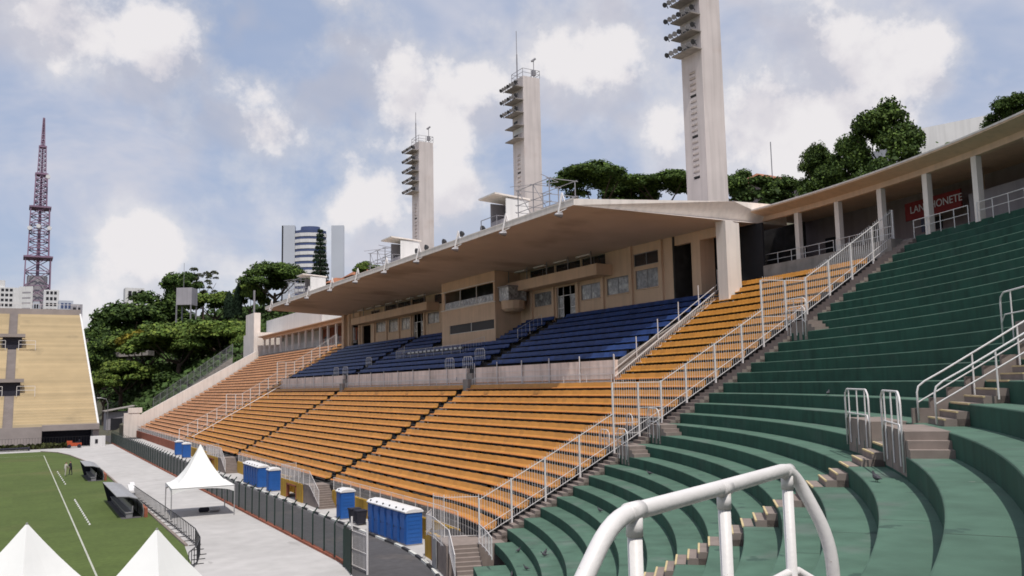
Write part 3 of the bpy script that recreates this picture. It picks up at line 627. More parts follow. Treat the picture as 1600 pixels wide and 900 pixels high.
for u, lab in ((76.3, 'nearer'), (114.2, 'farther')):
    es = empty('entrance_stair', (23, u, 0)); tag(es, 'concrete stair from the lane to the %s orange aisle' % lab, 'stairs', 'stairs from the lane to the aisles')
    mb = MB(); mb.box(22.6, 24.5, u - 0.9, u + 1.2, 0.0, 1.83); child(mb.build('landing', 'step_stone'), es)
    for i in range(10):
        mb = MB(); mb.box(22.6, 24.3, u - 0.9 - 0.29 * (i + 1), u - 0.9 - 0.29 * i, 0.0, 1.83 - 0.168 * (i + 1)); child(mb.build('step', 'step_stone'), es)
    tn = empty('tunnel_mouth', (22.6, u + 6, 0)); tag(tn, 'ochre tunnel mouth below the %s orange aisle' % lab, 'entrance', 'tunnel mouths below the aisles')
    mb = MB(); mb.box(22.5, 22.7, u + 1.2, u + 3.2, 0, 1.75); mb.box(22.5, 22.7, u + 6.2, u + 8.5, 0, 1.75); mb.box(22.5, 22.7, u + 3.2, u + 6.2, 1.42, 1.75)
    mb.add([(22.7, u + 8.5, 0), (24.05, u + 10.5, 0), (24.05, u + 10.5, 1.75), (22.7, u + 8.5, 1.75)], [(0, 1, 2, 3)]); child(mb.build('wall', 'ochre_wall', fix=True), tn)
    mb = MB(); mb.box(24.0, 24.2, u + 1.2, u + 8.5, 0, 1.7); mb.box(22.7, 24.3, u + 1.2, u + 8.5, 1.70, 1.74); child(mb.build('inner_wall', 'concrete_dark'), tn)
    mb = MB(); mb.box(22.46, 22.74, u + 3.1, u + 3.24, 0, 1.48); mb.box(22.46, 22.74, u + 6.16, u + 6.3, 0, 1.48); mb.box(22.46, 22.74, u + 3.1, u + 6.3, 1.36, 1.5); child(mb.build('door_frame', 'brick_red'), tn)
    small_rail('white bar railing enclosing the %s aisle stair and tunnel' % lab, [Vector((24.3, u + 9.5, 1.75)), Vector((22.55, u + 8.4, 1.75)), Vector((22.55, u + 1.0, 1.8)), Vector((22.55, u - 0.9, 1.8)), Vector((22.55, u - 3.6, 0.4))], 1.25, 0.16, spike=0.08)
    guard('white end screen of the wall railing by the %s aisle' % lab, 0.1, 0, 1, 0, 0.1, posts=0, mid=False) if False else None

# ---------------------------------------------------------------- podium wall in front of the blue seats
pw = empty('podium_wall', (39.3, 90, 10)); tag(pw, 'stained pinkish podium wall below the blue seats', 'wall')
for a, b in ((BLUE0, 75.5), (77.3, 113.3), (115.1, BLUE1)):
    mb = MB(); mb.box(39.15, 39.43, a, b, 9.7, 12.02); child(mb.build('wall_section', 'podium_wall'), pw)
    n = max(1, round((b - a) / 4.6))
    for i in range(1, n): mb = MB(); u = a + (b - a) * i / n; mb.box(39.13, 39.16, u - 0.01, u + 0.01, 10, 12.0); child(mb.build('joint', 'concrete_dark'), pw)
for (a, b), lab in zip(((BLUE0, 75.5), (77.3, 113.3), (115.1, BLUE1)), ('near', 'middle', 'far')):
    small_rail('slanted white railing at the foot of the podium wall, %s stretch' % lab, [Vector((38.75, a, 10.2)), Vector((38.75, b, 10.2))], 0.72, 0.16, post=3.4, name='podium_railing')
    root = empty('podium_post_row', (39.05, a, 11)); tag(root, 'thin white posts and wires standing before the podium wall, %s stretch' % lab, 'railing', 'posts before the podium wall')
    n = max(2, round((b - a) / 4.4))
    for i in range(n + 1):
        u = a + (b - a) * i / n; mb = MB(); mb.bar((39.03, u, 10.3), (39.03, u, 12.45 if lab == 'near' else 12.2), 0.045, 4); child(mb.build('post', 'white_metal'), root)
    mb = MB(); mb.bar((39.03, a, 11.0), (39.03, b, 11.0), 0.032, 4); mb.bar((39.03, a, 11.5), (39.03, b, 11.5), 0.02, 4); child(mb.build('rail', 'white_metal'), root)
# side rail of the blue block
sr = empty('side_rail', (39, BLUE0, 11)); tag(sr, 'double white sloping rail along the near side of the blue seats', 'railing')
A = Vector((39.0, BLUE0 - 0.1, 10.75)); B = Vector((50.0, BLUE0 - 0.4, 18.0))
mb = MB(); mb.bar(A, B, 0.045, 4); mb.bar(A + Vector((0, 0, 0.55)), B + Vector((0, 0, 0.45)), 0.03, 4); child(mb.build('rail', 'white_metal'), sr)
mb = MB()
for i in range(1, 64):
    p = A.lerp(B, i / 64); mb.bar(p, p - Vector((0, 0.12, 0.62)), 0.013, 3)
mb.bar(A - Vector((0, .1, 0.55)), B - Vector((0, .1, 0.55)), 0.02, 4); child(mb.build('bar_panel', 'white_metal'), sr)
for i in range(6):
    p = A.lerp(B, i / 5.2); mb = MB(); mb.bar(p, p + Vector((0, 0, 1.65)), 0.04, 4); child(mb.build('post', 'white_metal'), sr)
# guards and enclosure among the blue seats
for (u, j, lab) in ((78.2, 0, 'front right'), (82.5, 0, 'front left'), (78.4, 1.4, 'rear right'), (116.5, 0, 'far front right'), (120.5, 0, 'far front left'), (113.0, 2.0, 'far rear')):
    z = 12.0 + j * 0.6; V = 40.2 + 1.1 * j
    pts = [(V, u, z - 0.3), (V, u, z + 1.0), (V, u + 0.25, z + 1.25), (V, u + 1.9, z + 1.25), (V, u + 2.15, z + 1.0), (V, u + 2.15, z - 0.3)]
    root = MB().tube(pts, 0.035, 6).build('guard_rail', 'white_metal'); tag(root, 'white hoop guard among the blue seats, %s of the aisle' % lab, 'guard rail', 'white hoop guards among the blue seats')
    for q in (0.4, 0.85, 1.3, 1.75): MB().bar((V, u + q, z - 0.2), (V, u + q, z + 1.25), 0.026, 4).build('post', 'white_metal', root)
    MB().bar((V, u + 0.1, z + 0.5), (V, u + 2.05, z + 0.5), 0.024, 4).build('mid_rail', 'white_metal', root)
small_rail('pale bar enclosure in the blue seats before the press box', [Vector((45.5, 85.5, 14.6)), Vector((43.2, 87, 13.8)), Vector((43.2, 106, 13.8)), Vector((45, 107.5, 14.6))], 1.15, 0.3, post=2.4)
small_rail('pale bar railing higher in the blue seats, right of the press box', [Vector((45.5, 78.0, 14.8)), Vector((48.5, 78.0, 16.4))], 1.3, 0.5, post=1.8)
dk = empty('press_desk', (44.5, 96, 14.3)); tag(dk, 'dark desk with a row of white cards below the press box', 'desk')
mb = MB(); mb.box(44.2, 44.9, 88, 105, 14.35, 14.75); child(mb.build('counter', 'cloth_dark'), dk)
for i in range(13): mb = MB(); mb.box(44.12, 44.19, 88.6 + i * 1.25, 89.3 + i * 1.25, 14.55, 14.75); child(mb.build('card', 'white_plastic'), dk)

# ---------------------------------------------------------------- building under the canopy
def wall_open(mb, V, u0, u1, z0, z1, ops, depth=0.3, mi=0):
    """front face at V with rectangular openings (ua, ub, za, zb) and reveals"""
    us = sorted(set([u0, u1] + [o[0] for o in ops] + [o[1] for o in ops])); zs = sorted(set([z0, z1] + [o[2] for o in ops] + [o[3] for o in ops]))
    for a, b in zip(us, us[1:]):
        for c, d in zip(zs, zs[1:]):
            um, zm = (a + b) / 2, (c + d) / 2
            if any(o[0] < um < o[1] and o[2] < zm < o[3] for o in ops): continue
            mb.add([(V, a, c), (V, a, d), (V, b, d), (V, b, c)], [(0, 3, 2, 1)], mi)
    for a, b, c, d in ops:
        W_ = V + depth
        mb.add([(V, a, c), (V, b, c), (V, b, d), (V, a, d), (W_, a, c), (W_, b, c), (W_, b, d), (W_, a, d)], [(0, 4, 5, 1), (1, 5, 6, 2), (2, 6, 7, 3), (3, 7, 4, 0)], mi)
    return mb
pb = empty('grandstand_building', (50.2, 57, 17)); tag(pb, 'beige building with windows and balconies under the canopy', 'building')
VW, ZB, ZT = 50.2, 17.0, 23.6
lowwin = [(60.5, 63.8, 18.95, 20.7), (64.9, 68.4, 18.85, 20.5), (69.5, 72.9, 18.8, 20.35), (78.5, 82.2, 18.9, 20.4), (107.5, 111.4, 19.05, 20.6), (117.6, 121.0, 18.8, 20.6), (122.5, 126.2, 18.8, 20.75), (127.5, 131.7, 19.1, 20.7)]
doors = [(74.0, 77.6, 17.2, 20.6), (112.9, 116.6, 17.2, 20.8)]
dark = [(140.2, 143.6, 17.2, 22.4), (134.2, 138.2, 17.2, 20.6)]
upper = [(60.4, 64.0, 21.1, 22.3), (68.5, 72.6, 21.6, 23.1), (72.9, 77.6, 21.6, 23.1), (77.9, 83.0, 21.6, 23.1), (104.5, 109.0, 21.6, 23.0), (112, 117, 21.6, 23.1), (117.3, 122.5, 21.6, 23.1), (122.8, 128, 21.6, 23.1), (130, 134, 21.6, 22.8)]
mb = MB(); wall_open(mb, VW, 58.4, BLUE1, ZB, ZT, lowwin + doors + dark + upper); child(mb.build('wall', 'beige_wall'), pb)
mb = MB(); mb.box(VW, 58, 58.2, 58.4, ZB, ZT); child(mb.build('end_wall', 'concrete_dark'), pb)  # beige end wall coloured dark to carry the shade of the passage
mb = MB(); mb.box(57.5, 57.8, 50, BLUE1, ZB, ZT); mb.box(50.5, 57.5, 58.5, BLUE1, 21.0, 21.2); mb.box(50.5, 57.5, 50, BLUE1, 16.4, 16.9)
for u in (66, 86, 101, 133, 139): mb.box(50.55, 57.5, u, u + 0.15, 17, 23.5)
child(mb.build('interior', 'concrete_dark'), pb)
mb = MB(); mb.box(52.4, 52.6, 49.8, 58.2, 16.9, 23.1); child(mb.build('shade_backing', 'black_net'), pb)  # added black sheet standing in for the unlit depth behind the columns
for ws, gm, nm in ((lowwin, 'glass_pale', 'window'), (upper, 'glass_dark', 'upper_window')):
    for a, b, c, d in ws:
        mb = MB(); V = VW + 0.12
        for u in (a, (a + b) / 2 - 0.03, b - 0.06): mb.box(V - 0.03, V + 0.03, u, u + 0.06, c, d)
        mb.box(V - 0.03, V + 0.03, a, b, c, c + 0.06); mb.box(V - 0.03, V + 0.03, a, b, d - 0.06, d); f = child(mb.build(nm, 'grey_metal'), pb)
        mb = MB(); mb.add([(V, a, c), (V, b, c), (V, b, d), (V, a, d)], [(0, 3, 2, 1)]); p = mb.build('pane', gm, f)
        if nm == 'window':
            mb = MB(); mb.box(VW - 0.08, VW, a - 0.05, b + 0.05, c - 0.1, c - 0.02); mb.build('sill', 'beige_wall', f)
for a, b, c, d in doors:
    mb = MB(); V = VW + 0.2
    for u in (a, a + 1.1, b - 1.16, b - 0.06): mb.box(V - 0.03, V + 0.03, u, u + 0.06, c, d)
    mb.box(V - 0.03, V + 0.03, a, b, 19.6, 19.68); mb.box(V - 0.03, V + 0.03, a, a + 1.1, 18.3, 18.38); mb.box(V - 0.03, V + 0.03, b - 1.1, b, 18.3, 18.38); f = child(mb.build('door', 'white_metal'), pb)
    for u0_, u1_ in ((a, a + 1.1), (b - 1.1, b)):
        mb = MB(); mb.add([(V + .005, u0_, c), (V + .005, u1_, c), (V + .005, u1_, 19.6), (V + .005, u0_, 19.6)], [(0, 3, 2, 1)]); mb.build('pane', 'glass_pale', f)
# pilasters
for u in (59.9, 64.35, 68.95, 73.4, 78.05, 82.6, 112.3, 117.1, 121.7, 126.8, 132.2, 139.2, 144.3):
    mb = MB(); mb.box(VW - 0.22, VW - 0.003, u - 0.2, u + 0.2, ZB, 20.9 if 66 < u < 138 else ZT); child(mb.build('pilaster', 'beige_wall'), pb)
# balconies
for (a, b) in ((67.4, 85.8), (107.5, 138.4)):
    mb = MB(); mb.box(48.3, 48.5, a, b, 20.75, 21.85); mb.box(48.5, VW - 0.003, a, a + 0.2, 20.75, 21.85); mb.box(48.5, VW - 0.003, b - 0.2, b, 20.75, 21.85); mb.box(48.503, VW - 0.003, a + 0.2, b - 0.2, 20.75, 20.95)
    bal = child(mb.build('balcony', 'beige_wall'), pb)
    mb = MB()
    for u in np.linspace(a + 1, b - 1, int((b - a) / 4.5) + 1): mb = MB(); mb.box(48.36, 48.44, u - 0.04, u + 0.04, 21.85, 23.2); child(mb.build('balcony_post', 'grey_metal'), pb)
    for u in np.arange(a + 2, b - 3, 4.2): mb = MB(); mb.box(48.9, 49.15, u, u + 2.4, 23.0, 23.12); child(mb.build('lamp_tube', 'white_plastic'), pb)
# press box
bx = empty('press_box', (47, 84.8, 16)); tag(bx, 'projecting beige press box with a long window under the canopy', 'press box')
ops = [(85.6, 98.6, 19.85, 22.0), (85.5, 97.2, 16.65, 17.75)]
mb = MB(); wall_open(mb, 46.8, 85.2, 99.4, 15.0, 23.4, ops, 0.25); mb.add([(46.8, 85.2, 15), (50.2, 85.2, 15), (50.2, 85.2, 23.4), (46.8, 85.2, 23.4)], [(0, 3, 2, 1)])
mb.add([(46.8, 99.4, 15), (50.2, 99.4, 15), (50.2, 99.4, 23.4), (46.8, 99.4, 23.4)], [(0, 1, 2, 3)]); child(mb.build('wall', 'beige_wall', fix=False), bx)
mb = MB(); mb.box(46.70, 46.797, 85.1, 99.5, 22.02, 22.14); mb.box(46.70, 46.797, 85.1, 99.5, 19.70, 19.82); child(mb.build('ledge', 'cream_paint'), bx)
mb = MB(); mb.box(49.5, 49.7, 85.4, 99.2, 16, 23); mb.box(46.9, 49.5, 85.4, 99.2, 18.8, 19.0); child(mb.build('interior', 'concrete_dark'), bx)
for (a, b, c, d), gm in zip(ops, ('glass_pale', 'window_dark')):
    mb = MB(); n = 3 if c > 18 else 2
    for i in range(n + 1): u = a + (b - a) * i / n; mb.box(46.87, 46.93, u - 0.05, u + 0.05, c, d)
    mb.box(46.87, 46.93, a, b, c, c + 0.06); f = child(mb.build('window', 'white_metal'), bx)
    for i in range(n):
        p_, q_ = a + (b - a) * i / n, a + (b - a) * (i + 1) / n; zt_ = d if c < 18 else c + 0.85
        mb = MB(); mb.add([(46.9, p_ + .05, c), (46.9, q_ - .05, c), (46.9, q_ - .05, zt_), (46.9, p_ + .05, zt_)], [(0, 3, 2, 1)]); mb.build('pane', gm, f)
cb = empty('camera_booth', (48, 83.5, 19)); tag(cb, 'small rounded booth hanging beside the press box', 'booth')
mb = MB(); rings = []
for z, s in ((18.5, 0.7), (18.8, 1.0), (19.7, 1.05)): rings.append([(48.3 + s * 1.3 * cos(t), 83.7 + s * 1.3 * sin(t), z) for t in np.linspace(0, 2 * pi, 13)[:-1]])
mb.loft(rings); child(mb.build('bowl', 'beige_wall', smooth=False), cb)
mb = MB(); mb.box(47.1, 49.4, 82.6, 84.8, 19.7, 21.2); child(mb.build('glazing', 'glass_pale'), cb)
mb = MB(); mb.box(46.95, 49.5, 82.5, 84.9, 21.2, 21.35); child(mb.build('lid', 'grey_metal'), cb)

# ---------------------------------------------------------------- cantilever canopy
cp = empty('canopy', (50, 50.4, 17)); tag(cp, 'long cream concrete cantilever canopy roof over the blue seats', 'canopy')
U0f, U0b, U1 = 53.5, 50.4, 148.3
prof = [(36.4, 23.86), (36.4, 24.36), (50.0, 24.78), (56.0, 24.95), (56.0, 23.2), (50.0, 23.12)]
def u0(V): return U0f + (U0b - U0f) * min(1, max(0, (V - 36.4) / 13.6))
mb = MB(); ring0 = [(V, u0(V), z) for V, z in prof]; ring1 = [(V, U1, z) for V, z in prof]; mb.loft([ring0, ring1])
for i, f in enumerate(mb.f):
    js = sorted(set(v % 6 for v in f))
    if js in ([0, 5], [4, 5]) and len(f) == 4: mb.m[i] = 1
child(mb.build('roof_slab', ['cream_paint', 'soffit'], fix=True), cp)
mb = MB(); mb.add([(36.38, U0f - .02, 24.30), (36.38, U1, 24.30), (36.38, U1, 24.42), (36.38, U0f - .02, 24.42), (36.9, U0f, 24.42), (36.9, U1, 24.42)], [(0, 3, 2, 1), (3, 4, 5, 2)]); child(mb.build('drip_edge', 'cream_paint'), cp)
for (u, V0_, V1_) in ((50.45, 49.0, 50.5), (54.9, 50.25, 51.9), (146.0, 49.6, 50.6)):
    mb = MB(); mb.box(V0_, V1_, u, u + 1.1, 15.5, 23.15); child(mb.build('column', 'cream_paint' if u < 51 else 'beige_wall'), cp)
mb = MB(); mb.box(50.3, 50.7, 51.6, 58.3, 22.3, 23.13); child(mb.build('beam', 'beige_wall'), cp)
# flood lamps on brackets along the canopy edge
lamp_us = [55.0, 63.9, 73.3, 82.6, 91.9, 101.6, 111.7, 122.4, 133.0, 143.6]
lm = MB()
lm.bar((0, 0, 0.75), (-0.28, 0, -0.45), 0.05, 4); lm.bar((0, 0, 0.75), (0.15, 0.32, -0.25), 0.04, 4); lm.bar((0, 0, 0.75), (0.1, -0.32, -0.25), 0.04, 4); lm.bar((0.1, -0.32, -0.2), (0.15, 0.32, -0.2), 0.035, 4); lm.bar((-0.28, 0, -0.45), (0.1, -0.3, -0.25), 0.03, 4)
brm = lm.mesh('bracket', 'white_metal')
lh = MB(); lh.loft([[(-0.3 + x, r * cos(t), -0.58 + r * sin(t)) for t in np.linspace(0, 2 * pi, 9)[:-1]] for x, r in ((-0.22, 0.07), (-0.05, 0.14), (0.22, 0.19))]); lhm = lh.mesh('lamp_head', 'grey_metal')
for i, u in enumerate(lamp_us):
    o = put('edge_lamp', brm, None, (36.33, u, 24.12), None, 1.35); put('lamp_head', lhm, o)
    tag(o, 'white lamp bracket on the canopy edge, %s from the near end' % ORD[i + 1], 'lamp', 'lamps along the canopy edge')
    sc = (0.1 + 0.02); 
# cabins and scaffolds on the canopy
def cabin(label, V, u, w=3.0, h=2.7):
    r = empty('camera_cabin', (V, u, 24.55)); tag(r, label, 'cabin', 'white cabins on the canopy')
    z0 = 24.5
    mb = MB(); mb.box(V, V + 2.4, u, u + 0.12, z0, z0 + h); child(mb.build('side_panel', 'white_wall'), r)
    mb = MB(); mb.box(V, V + 2.4, u + w - .12, u + w, z0, z0 + h); child(mb.build('side_panel', 'grey_wall'), r)
    mb = MB(); mb.box(V + 2.3, V + 2.4, u + .12, u + w - .12, z0, z0 + h); child(mb.build('back_panel', 'grey_wall'), r); mb = MB(); mb.box(V, V + .1, u + .12, u + w - .12, z0, z0 + 0.9); child(mb.build('front_panel', 'grey_wall'), r)
    mb = MB(); mb.add([(V - 1.2, u - .1, z0 + h + 0.25), (V + 2.6, u - .1, z0 + h - .02), (V + 2.6, u + w + .1, z0 + h - .02), (V - 1.2, u + w + .1, z0 + h + 0.25),
                       (V - 1.2, u - .1, z0 + h + 0.40), (V + 2.6, u - .1, z0 + h + .12), (V + 2.6, u + w + .1, z0 + h + .12), (V - 1.2, u + w + .1, z0 + h + 0.40)],
                      [(0, 3, 2, 1), (4, 5, 6, 7), (0, 1, 5, 4), (1, 2, 6, 5), (2, 3, 7, 6), (3, 0, 4, 7)]); child(mb.build('roof', 'cream_paint'), r)
    mb = MB()
    for a, b in (((V - 1, u, z0 + 1), (V - 1, u + w, z0 + 1)), ((V - 1, u, z0), (V - 1, u, z0 + 1)), ((V - 1, u + w, z0), (V - 1, u + w, z0 + 1)), ((V, u, z0 + 1), (V - 1, u, z0 + 1))): mb.bar(a, b, 0.04, 4)
    child(mb.build('rail', 'grey_metal'), r)
def scaffold(label, V, u, w, l, h):
    r = empty('scaffold', (V, u, 24.5)); tag(r, label, 'scaffold', 'pipe scaffolds on the canopy'); z0 = 24.45
    xs, ys = (V, V + w), tuple(u + l * i / 2 for i in range(3))
    for x in xs:
        for y in ys: mb = MB(); mb.bar((x, y, z0), (x, y, z0 + h), 0.05, 5); child(mb.build('pole', 'grey_metal'), r)
    mb = MB()
    for z in (z0 + 1.0, z0 + h * 0.55, z0 + h):
        for x in xs: mb.bar((x, ys[0] - .3, z), (x, ys[2] + .3, z), 0.035, 4)
        for y in ys: mb.bar((xs[0] - .3, y, z), (xs[1] + .3, y, z), 0.035, 4)
    for i in range(2): mb.bar((xs[0], ys[i], z0), (xs[0], ys[i + 1], z0 + h), 0.03, 4)
    mb.bar((xs[0] - .8, ys[0], z0 + h + .25), (xs[1], ys[1], z0 + h + .5), .03, 4); mb.bar((xs[0] - .8, ys[2], z0 + h + .25), (xs[1], ys[1], z0 + h + .5), .03, 4); child(mb.build('brace', 'grey_metal'), r)
cabin('white open cabin on the canopy nearest the middle tower', 37.9, 66.6); scaffold('pipe scaffold on the canopy nearest the viewer', 38.0, 59.4, 2.6, 5.2, 3.0)
cabin('white open cabin on the canopy below the farthest tower', 37.9, 91.5); scaffold('pipe scaffold on the canopy left of the middle cabin', 37.9, 96.4, 2.0, 5.0, 2.6)
cabin('white open cabin near the far end of the canopy', 37.9, 127.0); scaffold('pipe scaffold near the far end of the canopy', 37.9, 132.0, 2.4, 7.0, 3.2)
for i, (V, u, s) in enumerate(((38.5, 72.2, 1.0), (37.4, 74.5, 0.6), (37.6, 79, 0.5), (37.4, 83, 0.5), (37.6, 86, 0.6))):
    mb = MB(); mb.bar((V, u, 24.45), (V, u, 24.7 + s * 0.6), 0.04, 5); o = mb.build('spot_lamp', 'grey_metal'); tag(o, 'small dark spot lamp standing on the canopy, %s from the near cabin' % ORD[i + 1], 'lamp', 'spot lamps on the canopy')
    h_ = MB(); h_.loft([[(V + x, u + r * cos(t), 24.75 + s * .6 + r * sin(t)) for t in np.linspace(0, 2 * pi, 9)[:-1]] for x, r in ((-0.2, 0.3), (0, 0.28), (0.2, 0.1))]); h_.build('lamp_head', 'dark_metal', o)

# ---------------------------------------------------------------- light towers
def light_tower(label, u, bank_rows, mast):
    V0_, V1_, l, zt = 60.0, 62.8, 3.1, 53.5; z0 = 14
    r = empty('light_tower', (V0_, u, z0)); tag(r, label, 'tower', 'concrete light towers behind the canopy')
    slots = []
    z = 31.0
    while z < 42.6: slots.append((u + 1.05, u + 1.95, z, z + 0.30)); z += 0.62
    mb = MB(); mb.box(V0_ + 0.28, V1_, u, u + l, z0, zt); 
    wall_open(mb, V0_, u, u + l, z0, zt, slots, 0.26)
    mb.add([(V0_, u, z0), (V0_ + .28, u, z0), (V0_ + .28, u, zt), (V0_, u, zt)], [(0, 1, 2, 3)]); mb.add([(V0_, u + l, z0), (V0_ + .28, u + l, z0), (V0_ + .28, u + l, zt), (V0_, u + l, zt)], [(3, 2, 1, 0)]); mb.add([(V0_, u, zt), (V0_ + .28, u, zt), (V0_ + .28, u + l, zt), (V0_, u + l, zt)], [(0, 3, 2, 1)])
    child(mb.build('shaft', 'tower_paint'), r)
    for i, (a, b, c, d) in enumerate(slots):
        mb = MB(); mb.obox((V0_ + 0.10, (a + b) / 2, (c + d) / 2), (0.8, 0, -0.6), (0, 1, 0), (0.6, 0, 0.8), 0.16, (b - a) / 2, 0.02); child(mb.build('louvre', 'tower_paint' if i % 7 else 'dark_metal'), r)
    nb = 5
    for i in range(nb):
        zp = 51.9 - i * 1.86
        mb = MB(); mb.box(V0_ - 1.25, V0_ - 0.004, u - 0.1, u + l + 0.1, zp - 0.12, zp); pf = child(mb.build('platform', 'concrete'), r)
        mb = MB(); mb.box(V0_ - 0.02, V0_ + 0.0, u + 1.7, u + 2.7, zp + 0.02, zp + 1.1); mb.build('hatch', 'dark_metal', pf)
        if bank_rows[i]:
            for q in range(7):
                y = u - 0.5 + q * (l + 1.0) / 6; c = Vector((V0_ - 1.35, y, zp + 0.35)); mb = MB()
                ax = Vector((-0.85, -0.15, -0.5)).normalized(); s_ = ax.cross(Vector((0, 0, 1))).normalized(); w_ = s_.cross(ax)
                mb.loft([[c + ax * x + (s_ * cos(t) + w_ * sin(t)) * rr for t in np.linspace(0, 2 * pi, 9)[:-1]] for x, rr in ((-0.25, 0.08), (0.02, 0.15), (0.30, 0.29))])
                mb.bar(c, (V0_ - 1.1, y, zp - 0.05), 0.05, 4); mb.build('floodlight', 'grey_metal' if q % 3 else 'dark_metal', pf)
    mb = MB()
    for z in (zt + 0.55, zt + 1.1):
        for a, b in (((V0_, u), (V1_, u)), ((V1_, u), (V1_, u + l)), ((V1_, u + l), (V0_, u + l)), ((V0_, u + l), (V0_, u))): mb.bar((a[0], a[1], z), (b[0], b[1], z), 0.035, 4)
    for x in (V0_, (V0_ + V1_) / 2, V1_):
        for y in (u, u + l): mb.bar((x, y, zt), (x, y, zt + 1.1), 0.04, 4)
    child(mb.build('top_rail', 'grey_metal'), r)
    if mast:
        mb = MB(); mb.bar((V0_ + 0.5, u + 2.4, zt), (V0_ + 0.5, u + 2.4, zt + 4), 0.10, 5); mb.bar((V0_ + 0.5, u + 2.4, zt + 4), (V0_ + 0.5, u + 2.4, zt + mast), 0.05, 5); child(mb.build('mast', 'grey_metal'), r)
        mb = MB(); mb.bar((V1_ - 0.6, u + 0.6, zt), (V1_ - 0.6, u + 0.6, zt + 3.0), 0.06, 5); mb.box(V1_ - 0.85, V1_ - 0.35, u + 0.4, u + 0.8, zt + .5, zt + 1.3); mb.bar((V1_ - 0.9, u + 0.6, zt + 2.6), (V1_ - 0.3, u + 0.6, zt + 3.1), 0.16, 6); child(mb.build('instrument_pole', 'grey_metal'), r)
    if not all(bank_rows):
        mb = MB(); mb.box(V0_ - 0.06, V0_ - 0.006, u + 0.3, u + l - 0.3, 45.4, 46.2); child(mb.build('banner', 'white_plastic'), r)
    return r
light_tower('nearest concrete light tower, its top cut off by the frame', 64.0 + 0.0, (1, 1, 1, 1, 1), 0)
light_tower('middle concrete light tower with tall mast and empty lower platforms', 100.0, (1, 1, 1, 0, 0), 7.5)
light_tower('farthest concrete light tower with five lamp platforms', 136.3, (1, 1, 1, 1, 1), 6.0)

# ---------------------------------------------------------------- colonnaded gallery above the terraces
RG = rR(31); ZG = rZ(31)
gal = empty('gallery', pol(RG, 12, ZG)); tag(gal, 'curved open gallery with slender columns above the green terrace', 'gallery')
gp = [(-1.5, 24.05), (-1.5, 24.20), (6.6, 24.62), (6.6, 24.0), (0.34, 24.0), (0.34, 23.42), (-0.06, 23.42), (-0.06, 23.80)]
mb = MB(); rings = [[pol(RG + dr, t, z) for dr, z in gp] for t in np.arange(1.2, 62, 0.8)]; mb.loft(rings); child(mb.build('roof', 'beige_wall', fix=True), gal)
mb = MB(); rings = [[pol(RG + dr, t, z) for dr, z in ((-1.54, 24.14), (-1.54, 24.25), (-1.2, 24.26), (-1.2, 24.23), (-1.5, 24.215), (-1.503, 24.14))] for t in np.arange(1.15, 62, 0.8)]; mb.loft(rings); child(mb.build('roof_edge', 'cream_paint', fix=True), gal)
for i in range(18):
    t = 2.2 + 3.41 * i; mb = MB(); polbox(mb, RG - 0.04, RG + 0.34, t - 0.17, t + 0.17, ZG - 0.1, 23.43); child(mb.build('column', 'cream_paint', fix=True), gal)
for i in range(1, 18):
    t = 2.2 + 3.41 * i; mb = MB(); polbox(mb, RG + 4.2, RG + 4.5, t - 0.15, t + 0.15, ZG, 24.0); child(mb.build('column', 'beige_wall', fix=True), gal)
mb = MB(); rings = [[pol(RG + dr, t, z) for dr, z in ((0.36, ZG - 1.2), (0.36, ZG + 0.015), (7.0, ZG + 0.015), (7.0, ZG - 1.2))] for t in np.arange(-0.5, 63, 1.0)]; mb.loft(rings); child(mb.build('floor', 'concrete', fix=True), gal)
mb = MB(); polbox(mb, RG + 6.2, RG + 6.5, -0.5, 62, ZG, 24.1, n=40); child(mb.build('back_wall', 'house_wall', fix=True), gal)
for t, w, h, m in ((4.0, 1.4, 2.6, 'black_net'), (7.4, 1.3, 2.9, 'black_net'), (10.7, 0.5, 1.0, 'window_blue'), (11.6, 0.45, 0.9, 'window_dark'), (21.5, 3.2, 2.2, 'grey_wall'), (25.0, 2.6, 2.2, 'window_dark')):
    mb = MB(); z0 = ZG + (0.05 if h > 1.5 else 1.5); polbox(mb, RG + 6.1, RG + 6.19, t - w / 2, t + w / 2, z0, z0 + h); child(mb.build('doorway' if h > 1.5 else 'notice', m, fix=True), gal)
for t0_, t1_, m in ((15.1, 18.9, 'grey_wall'), (19.5, 22.4, 'grey_wall'), (22.9, 26, 'grey_wall')):
    mb = MB(); polbox(mb, RG + 4.25, RG + 4.35, t0_, t1_, ZG, ZG + 2.9); child(mb.build('shutter', m, fix=True), gal)
